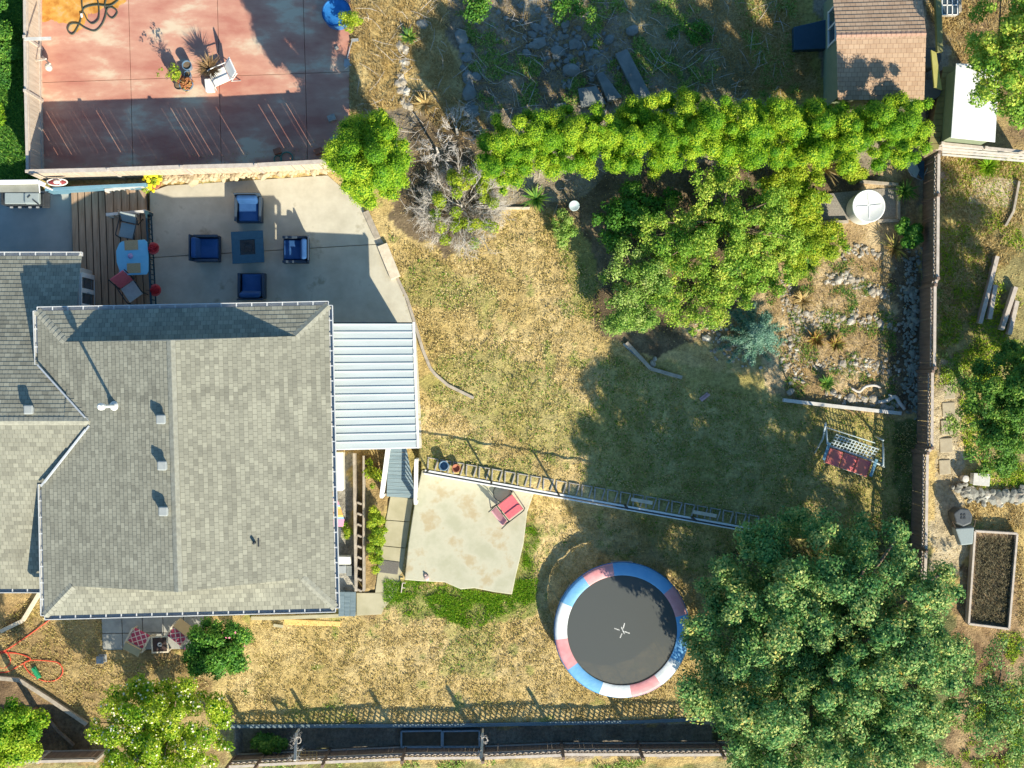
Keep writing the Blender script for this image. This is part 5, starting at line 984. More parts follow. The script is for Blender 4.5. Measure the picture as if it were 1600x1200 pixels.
mb = MB(); mb.tube([(math.cos(a) * (RO + .0), math.sin(a) * (RO + .0), h - .10) for a in np.linspace(0, 6.283, 64, endpoint=False)], .035, 8, closed=True); obj('frame_ring', mb, M('frame_blue', (.06, .22, .48)), tr, smooth=True)
for i in range(6):
    mb = MB(); a = R(20 + i * 60); b_ = R(38 + i * 60); mb.tube([((RO - .02) * math.cos(a), (RO - .02) * math.sin(a), h - .1), ((RO - .02) * math.cos(a), (RO - .02) * math.sin(a), .03), ((RO - .02) * math.cos(b_), (RO - .02) * math.sin(b_), .03), ((RO - .02) * math.cos(b_), (RO - .02) * math.sin(b_), h - .1)], .025, 8); obj('leg', mb, MAT['metal'], tr, smooth=True)
mb = MB()
for ax, ay, bx_, by_ in ((-13, -3, -5, 0), (-3, -5, 3, 4), (5, -4 + 8, 12, 3.2), (1, 11 - 20, -3, -14 + 2)): pass
for x0_, y0_, x1_, y1_ in ((960, 982, 968, 985), (971, 980, 976, 991), (974, 982, 976, 974), (976, 987, 984, 990), (969, 997, 972, 990)):
    a = P(x0_, y0_, zt) - c; b = P(x1_, y1_, zt) - c; mb.bar((a.x, a.y, h - .038), (b.x, b.y, h - .038), .032, .006)
obj('centre_mark', mb, MAT['white'], tr)
# ---------------------------------------------------------------- slab chair, ramp, mat, things east of the house
slingchair('camp_chair', 'red and pink folding camp chair with dark frame on the concrete slab', P(797, 791, -.55), R(-52), MAT['pink'], M('pale_pink', (.80, .42, .44), (.76, .38, .4)), MAT['dark'], .62, d=.6, bh=.28)
t = thing('hula_hoop', 'thin dark hoop lying beside the camp chair on the slab', 'hoop', P(785, 770, -.53)); mb = MB(); mb.tube([Vector((.30 * math.cos(a), .30 * math.sin(a), .01)) for a in np.linspace(0, 6.283, 36, endpoint=False)], .012, 6, closed=True); obj('ring', mb, MAT['dark'], t)
rp = thing('boarded_ramp', 'blue grey boarded ramp between two white handrails below the patio cover', 'ramp', P(625, 740, LOW)); mb = MB(); n = 14
q0, q1, q2_, q3 = P(607, 695, .05), P(634, 695, .05), P(650, 779, LOW + .1), P(604, 776, LOW + .1)
for i in range(n):
    a, b, c2, d2 = q0.lerp(q3, i / n), q1.lerp(q2_, i / n), q1.lerp(q2_, (i + .94) / n), q0.lerp(q3, (i + .94) / n); u = Vector((0, 0, .035)); mb.add([a, b, c2, d2, a - u, b - u, c2 - u, d2 - u], [(3, 2, 1, 0), (4, 5, 6, 7), (0, 1, 5, 4), (2, 3, 7, 6), (1, 2, 6, 5), (3, 0, 4, 7)])
obj('boards', mb, MAT['bluewood'], rp, world=True)
deckrail('ramp_handrail', 'white handrail on the left side of the blue grey ramp', P(606, 700, .95) - Vector((0, 0, .95)), P(596, 776, .1) - Vector((0, 0, .95)), 0, .95, MAT['white'], .13)
deckrail('ramp_handrail', 'white handrail on the right side of the blue grey ramp', P(650, 720, .75) - Vector((0, 0, .95)), P(652, 780, .1) - Vector((0, 0, .95)) if 0 else P(649, 786, .1) - Vector((0, 0, .95)), 0, .95, MAT['white'], .11)
slab('door_mat', 'dark grey ribbed mat lying across the concrete path', 'mat', [(592, 874), (624, 878), (621, 898), (589, 894)], .06, M('ribbed_mat', (.12, .11, .10), (.18, .17, .15), 30, .9), LOW)
slab('white_bench', 'pale plastic bench lid beside the house wall', 'bench', [(505, 706), (536, 706), (537, 765), (535, 767), (505, 767)], .5, MAT['tank'], LOW, bev=.04)
tw = thing('draped_lounger', 'lounger draped with a zigzag striped beach towel beside the house', 'lounger', P(528, 800, LOW)); mb = MB(); mb.prism(L(-.4, (505, 768), (522, 768), (531, 790), (538, 812), (536, 823), (505, 822)), -.45, -.4); obj('towel', mb, MAT['towel'], tw, world=True, bev=.01); mb = MB(); mb.prism(L(-.5, (505, 824), (533, 824), (532, 840), (505, 840)), -.56, -.5); mb.box(P(520, 795, -.7) + Vector((0, 0, 0)), (.3, 1.1, .35)); obj('frame', mb, MAT['binblack'], tw, world=True)
slab('white_box', 'white boxy step beside the house wall near the blue steps', 'box', [(505, 869), (547, 870), (548, 882), (505, 882)], .5, MAT['tank'], LOW)
slab('grey_box', 'grey panelled utility box below the white step', 'box', [(505, 884), (540, 884), (540, 896), (505, 896)], .5, M('panel_grey', (.35, .37, .38)), LOW)
bs = thing('blue_steps', 'blue grey wooden steps at the lower right corner of the house', 'steps', P(540, 944, LOW)); 
for i in range(3): mb = MB(); mb.prism(L(LOW + .5 - i * .16, (529 + i * 9, 925), (537.5 + i * 9, 925), (537 + i * 9, 963), (529 + i * 9, 963)), LOW, LOW + .5 - i * .16); obj('tread', mb, MAT['bluewood'], bs, world=True, bev=.008)
slab('grey_paver_stack', 'stack of pale blue pavers between the boxes and the planter wall', 'pavers', [(541, 884), (550, 884), (550, 900), (541, 900)], .3, MAT['darkstone'], LOW)
t = thing('toy_ladder', 'tiny white toy ladder by the lower corner of the slab', 'toy', pg(629, 917)); mb = MB(); mb.bar(P(627, 926, -.8), P(629, 911, -.7), .03, .03); mb.bar(P(629, 911, -.7), P(634, 911, -.7), .03, .03); mb.bar(P(628, 918, -.75), P(633, 919, -.75), .03, .03); obj('rails', mb, MAT['rail'], t, world=True)
mb = MB(); q = P(667, 903, -.5); mb.blob(q, (.11, .09, .06), np.random.default_rng(2), 2, .1); mb.blob(q + Vector((-.05, .1, 0)), (.04, .05, .05), np.random.default_rng(3), 2, .1); solo('toy_ball', mb, M('toy_pink', (.55, .32, .28), (.7, .6, .55), 12), 'small pink and black toy at the bottom of the slab', 'toy', smooth=True)
# ---------------------------------------------------------------- paved terrace below the house
def lounge(label, x, y, rz):
    t = thing('cushioned_chair', label, 'chair', P(x, y, LOW + .05), rz); mb = MB(); mb.box((0, .1, .38), (.58, .5, .1)); obj('seat_cushion', mb, MAT['pattern'], t, bev=.03)
    mb = MB(); mb.box((0, -.26, .62), (.58, .38, .06), 0, R(-55 + 90)); obj('backrest', mb, M('tan_back', (.48, .37, .22), (.42, .32, .19)) if not bpy.data.materials.get('tan_back') else bpy.data.materials['tan_back'], t, bev=.015)
    for sx in (-1, 1):
        mb = MB(); mb.box((sx * .32, .05, .55), (.06, .6, .04)); obj('armrest', mb, MAT['paletimber'], t, bev=.01)
        for sy in (-.25, .3): mb = MB(); mb.box((sx * .3, sy, .27), (.05, .05, .54)); obj('leg', mb, MAT['paletimber'], t)
    return t
lounge('wooden chair with red lattice print cushion left of the small fire pit table', 220, 998, R(-28)); lounge('wooden chair with red lattice print cushion partly under the round shrub', 286, 985, R(-38 + 180))
t = thing('fire_pit_table', 'small square dark table with pale rim and round burner on the terrace', 'table', P(255, 1003, LOW + .04), R(3)); mb = MB(); s = .26
for dx, dy, sx, sy in ((0, s, 2 * s + .05, .05), (0, -s, 2 * s + .05, .05), (s, 0, .05, 2 * s - .05), (-s, 0, .05, 2 * s - .05)): mb.box((dx, dy, .45), (sx, sy, .05))
obj('rim', mb, MAT['paletimber'], t, bev=.006); mb = MB(); mb.box((0, 0, .44), (2 * s - .05, 2 * s - .05, .04)); obj('tabletop', mb, M('dark_brown', (.07, .045, .04)), t)
mb = MB(); mb.lathe([(.03, .46), (.05, .49), (.075, .5), (.08, .46)], (0, 0, 0), 20); obj('burner', mb, MAT['metal'], t, smooth=True)
for dx in (-s, s):
    for dy in (-s, s): mb = MB(); mb.box((dx * .95, dy * .95, .21), (.05, .05, .42)); obj('leg', mb, MAT['paletimber'], t)
t = thing('lantern', 'small grey lantern on the edge of the terrace', 'lantern', P(161, 1028, LOW + .03)); mb = MB(); mb.box((0, 0, .02), (.26, .26, .04)); mb.box((0, 0, .36), (.24, .24, .04)); mb.box((0, 0, .41), (.12, .12, .06)); [mb.box((sx * .1, sy * .1, .19), (.025, .025, .3)) for sx in (-1, 1) for sy in (-1, 1)]; obj('frame', mb, MAT['metal'], t, bev=.004); mb = MB(); mb.box((0, 0, .18), (.15, .15, .26)); obj('glass', mb, MAT['glass'], t)
mb = MB(); mb.tube(hosecurve([(-20, 1042), (4, 1018), (14, 1024), (16, 1036), (6, 1044), (-10, 1040)], LOW + .03), .02, 6); mb.tube(hosecurve([(79, 967), (55, 985), (28, 1004), (8, 1016), (-5, 1020), (20, 1020), (38, 1024), (48, 1030), (38, 1036), (42, 1046), (52, 1056), (70, 1064), (88, 1062), (98, 1050), (92, 1036), (70, 1032), (46, 1032), (30, 1040), (10, 1050), (-20, 1052)], LOW + .04), .02, 6); solo('garden_hose', mb, MAT['redhose'], 'bright red garden hose looped on the lawn at the left edge', 'hose', smooth=True)
mb = MB(); mb.box(P(57, 1051, LOW + .08), (.16, .42, .12), R(30)); mb.box(P(57, 1051, LOW + .16), (.06, .3, .05), R(30)); solo('hose_box', mb, MAT['greenplastic'], 'green plastic box lying inside the red hose loop', 'box', bev=.015)
# ---------------------------------------------------------------- bottom bed
for (x0_, x1_, lb) in ((627, 690, 'left'), (692, 749, 'right')):
    t = thing('planter_trough', lb + ' of two dark rectangular planter troughs in the bottom bed', 'planter', P((x0_ + x1_) / 2, 1155, BED)); z = BED + .4; y0_ = 1143; y1_ = 1168; mb = MB(); a, b, c2, d2 = P(x0_, y0_, z), P(x1_, y0_ - 1, z), P(x1_, y1_, z), P(x0_, y1_, z)
    for u, v2 in ((a, b), (b, c2), (c2, d2), (d2, a)): mb.bar(u + Vector((0, 0, -.18)), v2 + Vector((0, 0, -.18)), .06, .36)
    obj('sides', mb, M('slate_plastic', (.34, .42, .48)) if lb == 'left' else bpy.data.materials['slate_plastic'], t, world=True, bev=.01); mb = MB(); mb.prism([tuple(v[:2]) for v in (a, b, c2, d2)], BED + .02, z - .12); obj('potting_soil', mb, MAT['soil'], t, world=True)
for (x, lb, mt) in ((461, 'white weathered trellis arch in the bottom bed', 'offwhite'), (752, 'yellowed trellis arch in the bottom bed beside the troughs', 'paletimber')):
    t = thing('trellis_arch', lb, 'trellis', P(x, 1165, BED)); a = P(x + 2, 1146, BED + 1.2); b = P(x, 1188, BED + 1.9); r_ = np.random.default_rng(x); mb = MB()
    mb.bar(a, b, .09, .05); 
    for q in (a, b): mb.bar(q, (q.x, q.y, BED), .06, .06)
    obj('frame', mb, MAT[mt], t, world=True); mb = MB()
    for _ in range(14): q = a.lerp(b, r_.random()); twigs(mb, q, Vector((r_.normal() * .8, r_.normal() * .5, .4)).normalized(), .14, .008, 2, r_, .7)
    mb.tube([a.lerp(b, .25) + Vector((.08 + .09 * math.cos(u), .11 * math.sin(u), .02)) for u in np.linspace(0, 6.283, 16, endpoint=False)], .012, 6, closed=True); obj('dry_vine', mb, MAT['deadwood'], t, world=True)
t = thing('wire_grid', 'small rusty wire grid leaning on the bottom fence', 'wire grid', P(480, 1182, BED)); mb = MB()
for i in range(6): mb.bar(P(465 + i * 6, 1173, .0), P(464 + i * 6, 1190, .3), .012, .012)
for i in range(4): mb.bar(P(464, 1174 + i * 5, .02 + i * .08), P(496, 1174 + i * 5, .02 + i * .08), .012, .012)
obj('wires', mb, M('rusty_wire', (.5, .32, .12)), t, world=True)
# ---------------------------------------------------------------- neighbour lot, right
bd = thing('raised_bed', 'rectangular raised bed with pale timber frame at the lower right', 'raised bed', P(1555, 905, EAST)); q = [P(1524, 830, EAST + .35), P(1590, 834, EAST + .35), P(1577, 983, EAST + .35), P(1514, 975, EAST + .35)]; mb = MB()
for u, v2 in zip(q, q[1:] + q[:1]): mb.bar(u + Vector((0, 0, -.17)), v2 + Vector((0, 0, -.17)), .07, .34)
obj('frame', mb, MAT['metal'] if 0 else MAT['rail'], bd, world=True, bev=.006); mb = MB(); mb.prism([tuple(v2[:2]) for v2 in q], EAST, EAST + .12); obj('bed_soil', mb, M('dry_soil', (.24, .17, .10), (.36, .27, .17), 8, .95, .5, 30), bd, world=True)
for nm, lb, x0_, y0_, x1_, y1_ in (('pallet_rail', 'long leaning grey timber of the dismantled bed at the right, leftmost', 1559, 400, 1532, 505), ('pallet_rail', 'grey timber next to the leftmost one of the dismantled bed', 1556, 445, 1547, 498), ('pallet_rail', 'grey timber third from the left in the dismantled bed', 1588, 448, 1566, 515), ('pallet_rail', 'rightmost short grey timber of the dismantled bed', 1590, 470, 1578, 522)):
    edging(nm, lb, [(x0_, y0_), (x1_, y1_)], .14, .3, MAT['rail'], EAST, 'timber', 'timbers of a dismantled bed')
slab('straw_bed', 'bare square patch of straw coloured soil on the neighbouring lot', 'soil patch', [(1519, 275), (1550, 274), (1592, 282), (1586, 326), (1513, 318)], .06, M('straw_soil', (.46, .36, .24), (.58, .48, .34), 9, .95, .5, 40), EAST)
edging('timber_edging', 'dark timber edging at the right side of the straw soil patch', [(1593, 283), (1584, 330), (1572, 352)], .08, .2, tm, EAST)
for (x, y, s_, lb) in ((1527, 748, 1, 'white square box on the neighbouring stone wall'),):
    t = thing('white_box', lb, 'box', P(x, y, EAST + .1), R(-5)); mb = MB(); mb.box((0, 0, .2), (.5, .36, .4)); obj('box', mb, MAT['white'], t, bev=.01); mb = MB(); mb.box((0, 0, .42), (.55, .4, .04)); obj('lid', mb, MAT['offwhite'], t, bev=.01)
mb = MB(); q = P(1509, 748, EAST + .4); mb.lathe([(.1, -.35), (.12, 0), (.1, .02), (0, .03)], q, 16); solo('white_bucket', mb, MAT['offwhite'], 'small pale bucket left of the white box', 'bucket', smooth=False)
t = thing('composter', 'dark grey compost bin with vented lid outside the lattice fence', 'compost bin', P(1505, 808, EAST)); q = L(EAST + .7, (1490, 802), (1500, 794), (1514, 795), (1520, 806), (1518, 818), (1506, 823), (1494, 818)); mb = MB(); mb.prism([tuple(v[:2]) for v in q], EAST, EAST + .7); obj('body', mb, MAT['binblack'], t, world=True, bev=.05, seg=3); mb = MB(); c2 = P(1505, 807, EAST + .71); [mb.box(c2 + Vector((dx, dy, 0)), (.06, .06, .02)) for dx in (-.05, .05) for dy in (-.05, .05)]; obj('vent', mb, MAT['dark'], t, world=True)
t = thing('wheelbarrow', 'grey wheelbarrow standing upside down below the compost bin', 'wheelbarrow', P(1508, 838, EAST)); mb = MB(); q = L(EAST + .55, (1493, 826), (1522, 824), (1520, 850), (1502, 852)); q3_ = [v.lerp(sum(q, Vector()) / 4, -.12) for v in q]; a = [Vector((v.x, v.y, EAST + .55)) for v in q]; b = [Vector((v.x, v.y, EAST + .2)) for v in q3_]; mb.add(a + b, [(3, 2, 1, 0), (4, 5, 6, 7)] + [(i, (i + 1) % 4, 4 + (i + 1) % 4, 4 + i) for i in range(4)]); obj('tray', mb, MAT['grey'], t, world=True, bev=.03); mb = MB(); mb.tube([P(1493, 825, EAST + .5), P(1488, 815, EAST + .4)], .02, 8); mb.tube([P(1522, 823, EAST + .5), P(1524, 812, EAST + .4)], .02, 8); obj('handle', mb, MAT['bark'], t, world=True)
mb = MB(); mb.prism(L(EAST + .3, (1537, 178), (1546, 182), (1538, 204), (1530, 202)), EAST, EAST + .3); mb.box(P(1547, 195, EAST + .3), (.1, .5, .1), R(-20)); solo('concrete_debris', mb, MAT['block'], 'broken pale concrete pieces beside the white roofed shed', 'debris')
# ---------------------------------------------------------------- trees, hedge and shrubs
mp = tree('broadleaf_tree', 'huge spreading broadleaf tree covering the lower right corner', 'tree', 1288, 1020, 3.1, 252, 252, 3.4, 640, 205000, .10, G['maple'], 101, cr=(.24, .52), trunk=.28, limbs=40, core=.45, squash=.8, jit=.5, upb=.3, hemi=.4, zg=LOW, shell=.6, var=.35,
    poly=[(1062, 990), (1075, 930), (1110, 890), (1165, 830), (1230, 808), (1300, 800), (1380, 812), (1450, 850), (1500, 880), (1518, 930), (1500, 990), (1520, 1040), (1500, 1100), (1480, 1150), (1440, 1230), (1300, 1260), (1150, 1240), (1090, 1190), (1110, 1150), (1065, 1095), (1085, 1040)])
tree('cedar_tree', 'tall bright cedar at the end of the board fence', 'tree', 578, 245, 3.1, 68, 78, 2.8, 110, 70000, .055, G['cedar'], 102, cr=(.24, .42), trunk=.14, core=.8, squash=1.2, jit=.45, upb=.2, zg=0, topk=.5, hemi=.7, var=.6)
od = ['leftmost', 'second', 'third', 'fourth', 'fifth', 'sixth', 'seventh', 'eighth', 'ninth', 'tenth', 'eleventh', 'twelfth', 'thirteenth', 'fourteenth', 'fifteenth']
HG = 'cedars of the hedge row'; r_ = np.random.default_rng(12)
for i in range(14):
    x = 788 + i * 47.6; y = 222 + (20 if i == 0 else 0) + r_.uniform(-4, 4) - (8 if i > 3 else -8)
    lab = (od[i] + ' cedar of the hedge row counted from the dead shrub') if i < 13 else 'rightmost cedar of the hedge row, below the shed roof'
    tree('hedge_cedar', lab, 'hedge cedar', x, y - 4, 2.2, 46, 62 + r_.uniform(-4, 8), 1.5 + r_.uniform(0, .6), 38, 20000, .05, G['cedar'], 200 + i, cr=(.15, .38), trunk=.07, group=HG, core=.8, squash=1.15, jit=.45, upb=.2, zg=0, topk=.4, limbs=3, hemi=.55, var=.6, off=r_.uniform(-.05, .1))
tree('leafy_tree', 'largest leafy green tree in the middle of the green thicket', 'tree', 1128, 353, 2.0, 128, 98, 1.0, 130, 36000, .08, G['fig'], 103, cr=(.13, .36), trunk=.1, limbs=40, squash=.7, zg=0, jit=.8, upb=.45, core=0, shell=1, hemi=.5, var=.5)
tree('leafy_tree', 'round leafy green tree overhanging the lawn at the left of the thicket', 'tree', 996, 440, 1.4, 72, 84, .8, 85, 20000, .07, G['fine'], 104, cr=(.14, .32), trunk=.08, limbs=20, squash=.7, zg=0, upb=.45, core=0, shell=1, hemi=.5, jit=.8, var=.5)
tree('leafy_tree', 'leafy green tree at the lower middle of the thicket above the pale stones', 'tree', 1095, 450, 1.4, 98, 78, .7, 105, 25000, .07, G['fig'], 105, cr=(.14, .32), trunk=.08, limbs=24, squash=.7, zg=0, upb=.45, core=0, shell=1, hemi=.5, jit=.8, var=.5)
tree('shrub', 'dense fine leaved green shrub at the bottom tip of the thicket', 'shrub', 985, 492, 1.0, 48, 42, .6, 18, 9000, .06, G['fine'], 106, cr=(.2, .36), trunk=.04, limbs=5, squash=.7, zg=0, core=.7)
tree('shrub', 'dark leafy shrub behind the birdbath under the hedge', 'shrub', 1010, 322, .9, 60, 40, .5, 18, 5000, .10, G['rhodo'], 107, cr=(.18, .34), trunk=.04, limbs=5, squash=.7, zg=0, core=.3)
tree('shrub', 'yellow green spreading shrub left of the round tank', 'shrub', 1262, 372, .6, 72, 66, .35, 90, 24000, .06, G['lime'], 108, cr=(.16, .3), trunk=.03, limbs=4, squash=.5, zg=0, core=.6, hemi=.4, poly=[(1205, 330), (1275, 315), (1290, 350), (1325, 352), (1322, 390), (1290, 410), (1260, 425), (1215, 430), (1190, 380)])
tree('shrub', 'lime green shrub between the tall thicket tree and the gravel bed', 'shrub', 1238, 300, .9, 62, 50, .5, 50, 16000, .07, G['lime'], 109, cr=(.16, .3), trunk=.03, limbs=4, squash=.6, zg=0, core=.6)
tree('shrub', 'leafy green shrub filling the thicket between the tall thicket tree and the yellow green one', 'shrub', 1192, 405, 1.1, 66, 62, .6, 70, 18000, .08, G['fig'], 140, cr=(.14, .3), trunk=.04, limbs=6, squash=.6, zg=0, core=.5, hemi=.4)
tree('shrub', 'loose leafy shrub on the shaded left shoulder of the thicket', 'shrub', 965, 350, 1.0, 40, 46, .5, 40, 5000, .09, G['rhodo'], 141, cr=(.14, .28), trunk=.04, limbs=8, squash=.6, zg=0, hemi=.4)
tree('shrub', 'olive green grassy shrub below the hedge left of the tank', 'shrub', 1330, 268, .6, 24, 24, .3, 10, 3200, .07, G['lime'], 110, cr=(.14, .24), trunk=.03, limbs=2, squash=.7, zg=0, core=.6)
tree('shrub', 'small pale green shrub at the left edge of the dark bed next to the lawn', 'shrub', 884, 358, .5, 24, 34, .3, 14, 2600, .07, G['fine'], 111, cr=(.12, .22), trunk=.03, limbs=3, squash=.7, zg=0, core=.5)
tree('shrub', 'leafy plants in the shade between tank and lattice fence', 'shrub', 1420, 362, .5, 24, 36, .3, 14, 3000, .11, G['rhodo'], 112, cr=(.14, .24), trunk=.03, limbs=2, squash=.7, zg=0, core=.4)
sp = tree('blue_spruce', 'pale blue green spruce at the left corner of the soil bed', 'spruce', 1184, 522, 1.2, 10, 10, .2, 4, 300, .07, G['spruce'], 113, cr=(.12, .2), trunk=.05, limbs=0, zg=0)[0]
r_ = np.random.default_rng(40); cs = []; rs = []
for j, (zz, rr, nb_) in enumerate(((.35, 1.05, 12), (.8, .85, 10), (1.25, .6, 8), (1.7, .35, 6))):
    for i in range(nb_):
        a = 6.283 * i / nb_ + j * .4 + r_.normal() * .12; L_ = rr * r_.uniform(.8, 1.15)
        for t in np.linspace(.2, 1, 7): cs.append((L_ * t * math.cos(a), L_ * t * math.sin(a), zz - t * .12 + r_.normal() * .03)); rs.append(.17 - .06 * t)
leafcloud('crown', cs, rs, 30000, .05, G['spruce'], sp, r_, asp=.35, core=.5, var=.4)
rh = tree('flowering_shrub', 'dense green shrub with a few pink blossoms beside the terrace', 'shrub', 340, 1015, LOW + 1.3, 64, 54, .8, 70, 16000, .09, G['rhodo'], 114, cr=(.18, .34), trunk=.06, zg=LOW, squash=.7, core=.7)
def blossoms(t3, n, size, mat, seed, up=.5, sel=None):
    root, cs, rs = t3; r_ = np.random.default_rng(seed); mb = MB()
    for _ in range(n):
        i = r_.integers(len(cs)) if sel is None else sel[r_.integers(len(sel))]; d = r_.normal(size=3); d[2] = abs(d[2]) + .3; d /= np.linalg.norm(d); p = Vector(cs[i]) + Vector(d) * rs[i] * 1.02
        s = size * r_.uniform(.6, 1.3); u = Vector(r_.normal(size=3)).normalized(); u = (u - Vector(d) * u.dot(Vector(d))).normalized(); v2 = Vector(d).cross(u)
        vs = [p + Vector(d) * s * .1] + [p + (u * math.cos(k * 1.2566) + v2 * math.sin(k * 1.2566)) * s * .5 + Vector(d) * s * .25 for k in range(5)]; mb.add(vs, [(0, 1 + k, 1 + (k + 1) % 5) for k in range(5)])
    return obj('blossoms', mb, mat, root, kind='stuff')
blossoms(rh, 26, .09, MAT['pinkflower'], 1, sel=list(range(0, 10)))
fw = tree('flowering_tree', 'bright green tree covered in small white blossoms at the bottom left', 'tree', 252, 1145, LOW + 2.7, 118, 98, 1.5, 220, 48000, .08, G['bright'], 115, cr=(.16, .34), trunk=.1, zg=LOW, squash=.7, limbs=20, core=.4, jit=.65, hemi=.5, off=.15); blossoms(fw, 1000, .062, MAT['whiteflower'], 2)
tree('leafy_tree', 'bright green rounded tree cut by the bottom left corner', 'tree', 10, 1142, LOW + 2.8, 64, 72, 1.3, 90, 22000, .09, G['bright'], 116, cr=(.2, .38), trunk=.1, zg=LOW, squash=.7, core=.65, limbs=10)
tree('neighbour_tree', 'leafy green tree overhanging the white roofed shed in the top right corner', 'tree', 1590, 95, 3.8, 92, 125, 1.2, 130, 24000, .10, G['fig'], 117, cr=(.16, .36), trunk=.12, zg=EAST, squash=.7, limbs=24, jit=.6)
tree('neighbour_tree', 'bright green feathery tree at the middle of the right edge', 'tree', 1572, 650, 2.0, 86, 104, 1.1, 150, 32000, .08, G['grape'], 118, cr=(.16, .34), trunk=.1, zg=EAST, squash=.6, limbs=20, core=.3, hemi=.4)
tree('neighbour_tree', 'tree mostly beyond the right frame edge above the dismantled timbers', 'tree', 1668, 590, 3.2, 88, 110, 1.4, 90, 16000, .10, G['grape'], 142, cr=(.2, .4), trunk=.1, zg=EAST, squash=.7, limbs=12, core=.5, hemi=.5)
tree('neighbour_tree', 'dark loose shrubby tree in the bottom right corner', 'tree', 1565, 1105, 2.6, 90, 120, 1.2, 90, 9500, .08, G['maple'], 119, cr=(.14, .32), trunk=.1, zg=EAST, squash=.7, limbs=24)
tree('shrub', 'low green shrub beside the dismantled bed near the right edge', 'shrub', 1590, 560, .6, 40, 30, .3, 18, 4500, .09, G['grape'], 120, cr=(.16, .3), trunk=.03, zg=EAST, squash=.6, limbs=3)
tree('shrub', 'narrow yellow green hedge plant beside the concrete path', 'shrub', 588, 835, LOW + .45, 17, 62, .2, 40, 9000, .06, G['lime'], 121, cr=(.12, .2), trunk=.03, zg=LOW, squash=.8, core=.7, limbs=3, poly=[(575, 775), (606, 772), (604, 810), (597, 850), (590, 895), (570, 900), (572, 850)])
tree('shrub', 'tangled sunlit plants between the gravel strip and the ramp', 'shrub', 588, 735, LOW + .3, 22, 34, .2, 10, 900, .08, G['lime'], 122, cr=(.1, .2), trunk=.03, zg=LOW, squash=.6, limbs=2)
tree('shrub', 'small mound of moss green plant beside the draped lounger', 'shrub', 542, 828, LOW + .15, 9, 18, .1, 6, 1200, .04, G['lime'], 123, cr=(.1, .16), trunk=.02, zg=LOW, squash=.5, limbs=0, core=.6)
tree('shrub', 'green leafy plant at the left end of the bottom bed', 'shrub', 420, 1160, BED + .4, 36, 18, .25, 14, 2600, .10, G['grape'], 124, cr=(.14, .24), trunk=.02, zg=BED, squash=.6, limbs=3)
tree('shrub', 'yellow flowering weed drooping over the blue round tub', 'shrub', 548, 28, .9, 20, 26, .4, 12, 1300, .07, G['lime'], 125, cr=(.12, .2), trunk=.02, zg=0, squash=.7, limbs=3)
tree('bush', 'dark green bush at the top edge above the rubble', 'shrub', 745, 12, .5, 20, 26, .3, 12, 1200, .09, G['rhodo'], 126, cr=(.18, .3), trunk=.03, zg=0, squash=.7, core=.4, limbs=3)
tree('bush', 'weedy bush among the rubble at the top edge', 'shrub', 895, 15, .4, 44, 30, .2, 22, 1500, .08, G['rhodo'], 127, cr=(.14, .26), trunk=.03, zg=0, squash=.6, limbs=4)
tree('bush', 'low dark green plant patch in the scrub near the light streak', 'shrub', 1080, 50, .15, 40, 26, .1, 16, 1500, .07, G['rhodo'], 128, cr=(.14, .26), trunk=.02, zg=0, squash=.5, limbs=2)
tree('ivy_patch', 'green ivy patch under the left fence edge', 'shrub', 8, 60, .4, 24, 80, .3, 20, 4500, .08, G['rhodo'], 129, cr=(.2, .34), trunk=.03, zg=0, squash=.6, core=.5, limbs=0)
tree('ivy_patch', 'lit lime green shrub tip at the far left edge', 'shrub', -2, 180, .8, 16, 22, .4, 6, 1300, .08, G['bright'], 130, cr=(.14, .26), trunk=.02, zg=0, squash=.6, core=.5, limbs=0)
# dead shrub: bare grey twigs with some green growing through
for (x, y, r, lb, sd_, z_) in ((722, 325, 66, 'broad dead shrub of grey twigs overgrown with green at the top of the lawn', 51, 1.0), (715, 210, 34, 'bare white branched dead shrub above the broad one', 52, 1.9), (685, 240, 26, 'small bare white dead shrub beside the cedar', 53, 1.6)):
    r_ = np.random.default_rng(sd_); t = thing('dead_shrub', lb, 'dead shrub', pg(x, y)); mb = MB(); RR = r / S
    for _ in range(95 if r > 40 else 30):
        a = r_.uniform(0, 6.283); rr = RR * .8 * r_.random() ** .5; tw_ = Vector((math.cos(a) * 1.0, math.sin(a) * 1.0, r_.uniform(.3, 1.0))).normalized(); twigs(mb, Vector((rr * math.cos(a), rr * math.sin(a), .1 + (z_ * .55) * r_.random())), tw_, RR * r_.uniform(.22, .40), .012, 3, r_, .55)
    mb.tube([(0, 0, -.1), (0, 0, z_ * .7)], [.05, .03], 6); obj('branches', mb, MAT['deadwood'] if r > 40 else M('bleached_twig', (.66, .62, .58), (.55, .5, .46), 9, .8) if not bpy.data.materials.get('bleached_twig') else bpy.data.materials['bleached_twig'], t)
    if r > 40:
        n_ = 5200; cs = [(RR * .95 * math.cos(a_) * f_, RR * .95 * math.sin(a_) * f_, .15 + r_.random() * .4) for a_, f_ in zip(r_.uniform(0, 6.283, 70), r_.random(70) ** .5)]; leafcloud('green_growth', [(a_ * .8 + .1, b_ - .2, c_2 + .35) for a_, b_, c_2 in cs[:34]], [.2] * 34, 9000, .065, G['lime'], t, r_, squash=.6)
        leafcloud('dead_foliage', cs, [.26] * 70, 22000, .06, G['dead'], t, r_, asp=.14, squash=.6)
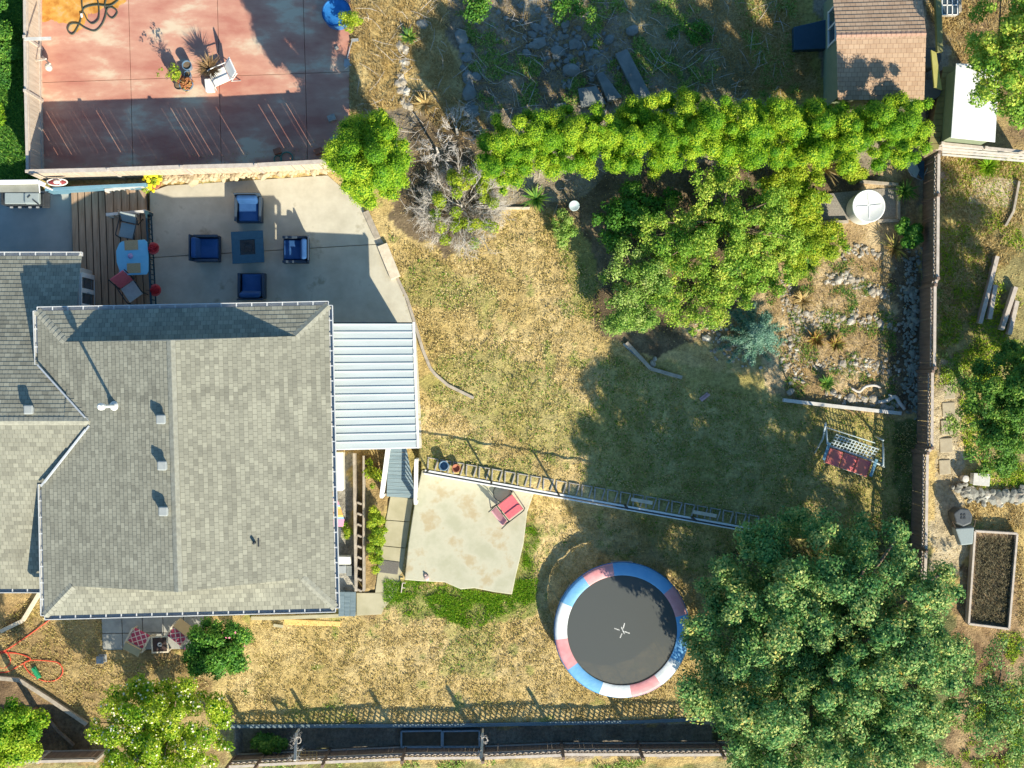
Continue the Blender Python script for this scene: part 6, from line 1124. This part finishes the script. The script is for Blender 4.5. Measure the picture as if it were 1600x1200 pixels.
# spiky rosette plants
def rosette(name, label, x, y, ln, n, mat, seed, w_=.05, group=None, vv=(0, 1)):
    r_ = np.random.default_rng(seed); t = thing(name, label, 'spiky plant', pg(x, y), group=group)
    blades('leaves', np.tile([[0, 0, .05]], (n, 1)) + r_.normal(size=(n, 3)) * .03, ln, w_, mat, r_, r_.uniform(*vv, n), 1.15, parent=t); mb = MB(); mb.lathe([(.06, -.02), (.05, .08), (0, .1)], (0, 0, 0), 8); obj('crown_base', mb, MAT['bark'], t); return t
rosette('yucca', 'straw coloured spiky yucca below the hedge left of the tank', 1282, 262, .8, 110, G['straw'], 61, .05)
rosette('yucca', 'pale spiky plant between the dead shrub and the birdbath', 838, 312, .55, 90, G['grape'], 62, .06)
rosette('yucca', 'dark reddish spiky plant left of the cobbled ditch', 1396, 388, .6, 110, leafmat('dark_spike', [(0, (.08, .06, .04)), (.6, (.25, .18, .06)), (1, (.4, .42, .1))], .1), 63, .04)
rosette('yucca', 'spiky plant at the lower end of the yellow green shrub', 1262, 415, .45, 100, G['grape'], 64, .04)
rosette('yucca', 'pale spiky plant left of the soil bed stones', 1252, 470, .4, 80, G['straw'], 65, .04)
rosette('yucca', 'brown tufted plant in the middle of the soil bed', 1272, 530, .4, 140, leafmat('brown_tuft', [(0, (.12, .06, .02)), (.6, (.32, .18, .04)), (1, (.4, .42, .08))], .1), 66, .04)
rosette('yucca', 'second brown tuft right of the first one in the soil bed', 1304, 538, .38, 120, bpy.data.materials['brown_tuft'], 67, .04)
rosette('yucca', 'green tuft at the bottom of the soil bed', 1290, 598, .35, 120, G['grape'], 68, .04)
rosette('yucca', 'green grass clump below the slatted fence on the neighbouring lot', 1540, 262, .5, 200, G['bright'], 69, .03, vv=(.1, .6))
rosette('yucca', 'green strappy plant in the dry grass beside the rock line', 640, 60, .4, 60, G['grape'], 70, .05)
rosette('yucca', 'yellowish strappy plant in the dry grass near the dead shrub', 665, 165, .5, 90, G['straw'], 71, .05)
rosette('yucca', 'leafy spiky plant beside the gravel bed and ditch', 1412, 300, .5, 90, G['grape'], 72, .05)
# tangled dry stalks in the rough ground
r_ = np.random.default_rng(90); mb = MB()
for _ in range(420):
    x, y = r_.uniform(560, 1240), r_.uniform(0, 330)
    if 640 < y * 2 + x * .1 and x > 880 and y > 160: continue
    p = pg(x, y, .04); a = r_.uniform(0, 6.283); l_ = r_.uniform(.2, .9); q = p + Vector((math.cos(a) * l_, math.sin(a) * l_, r_.uniform(0, .2))); mb.tube([p, p.lerp(q, .5) + Vector((r_.normal() * .05, r_.normal() * .05, .06)), q], [.009, .008, .004], 4)
solo('fallen_sticks', mb, MAT['deadwood'], 'scattered fallen sticks over the rough ground', 'sticks', kind='stuff')
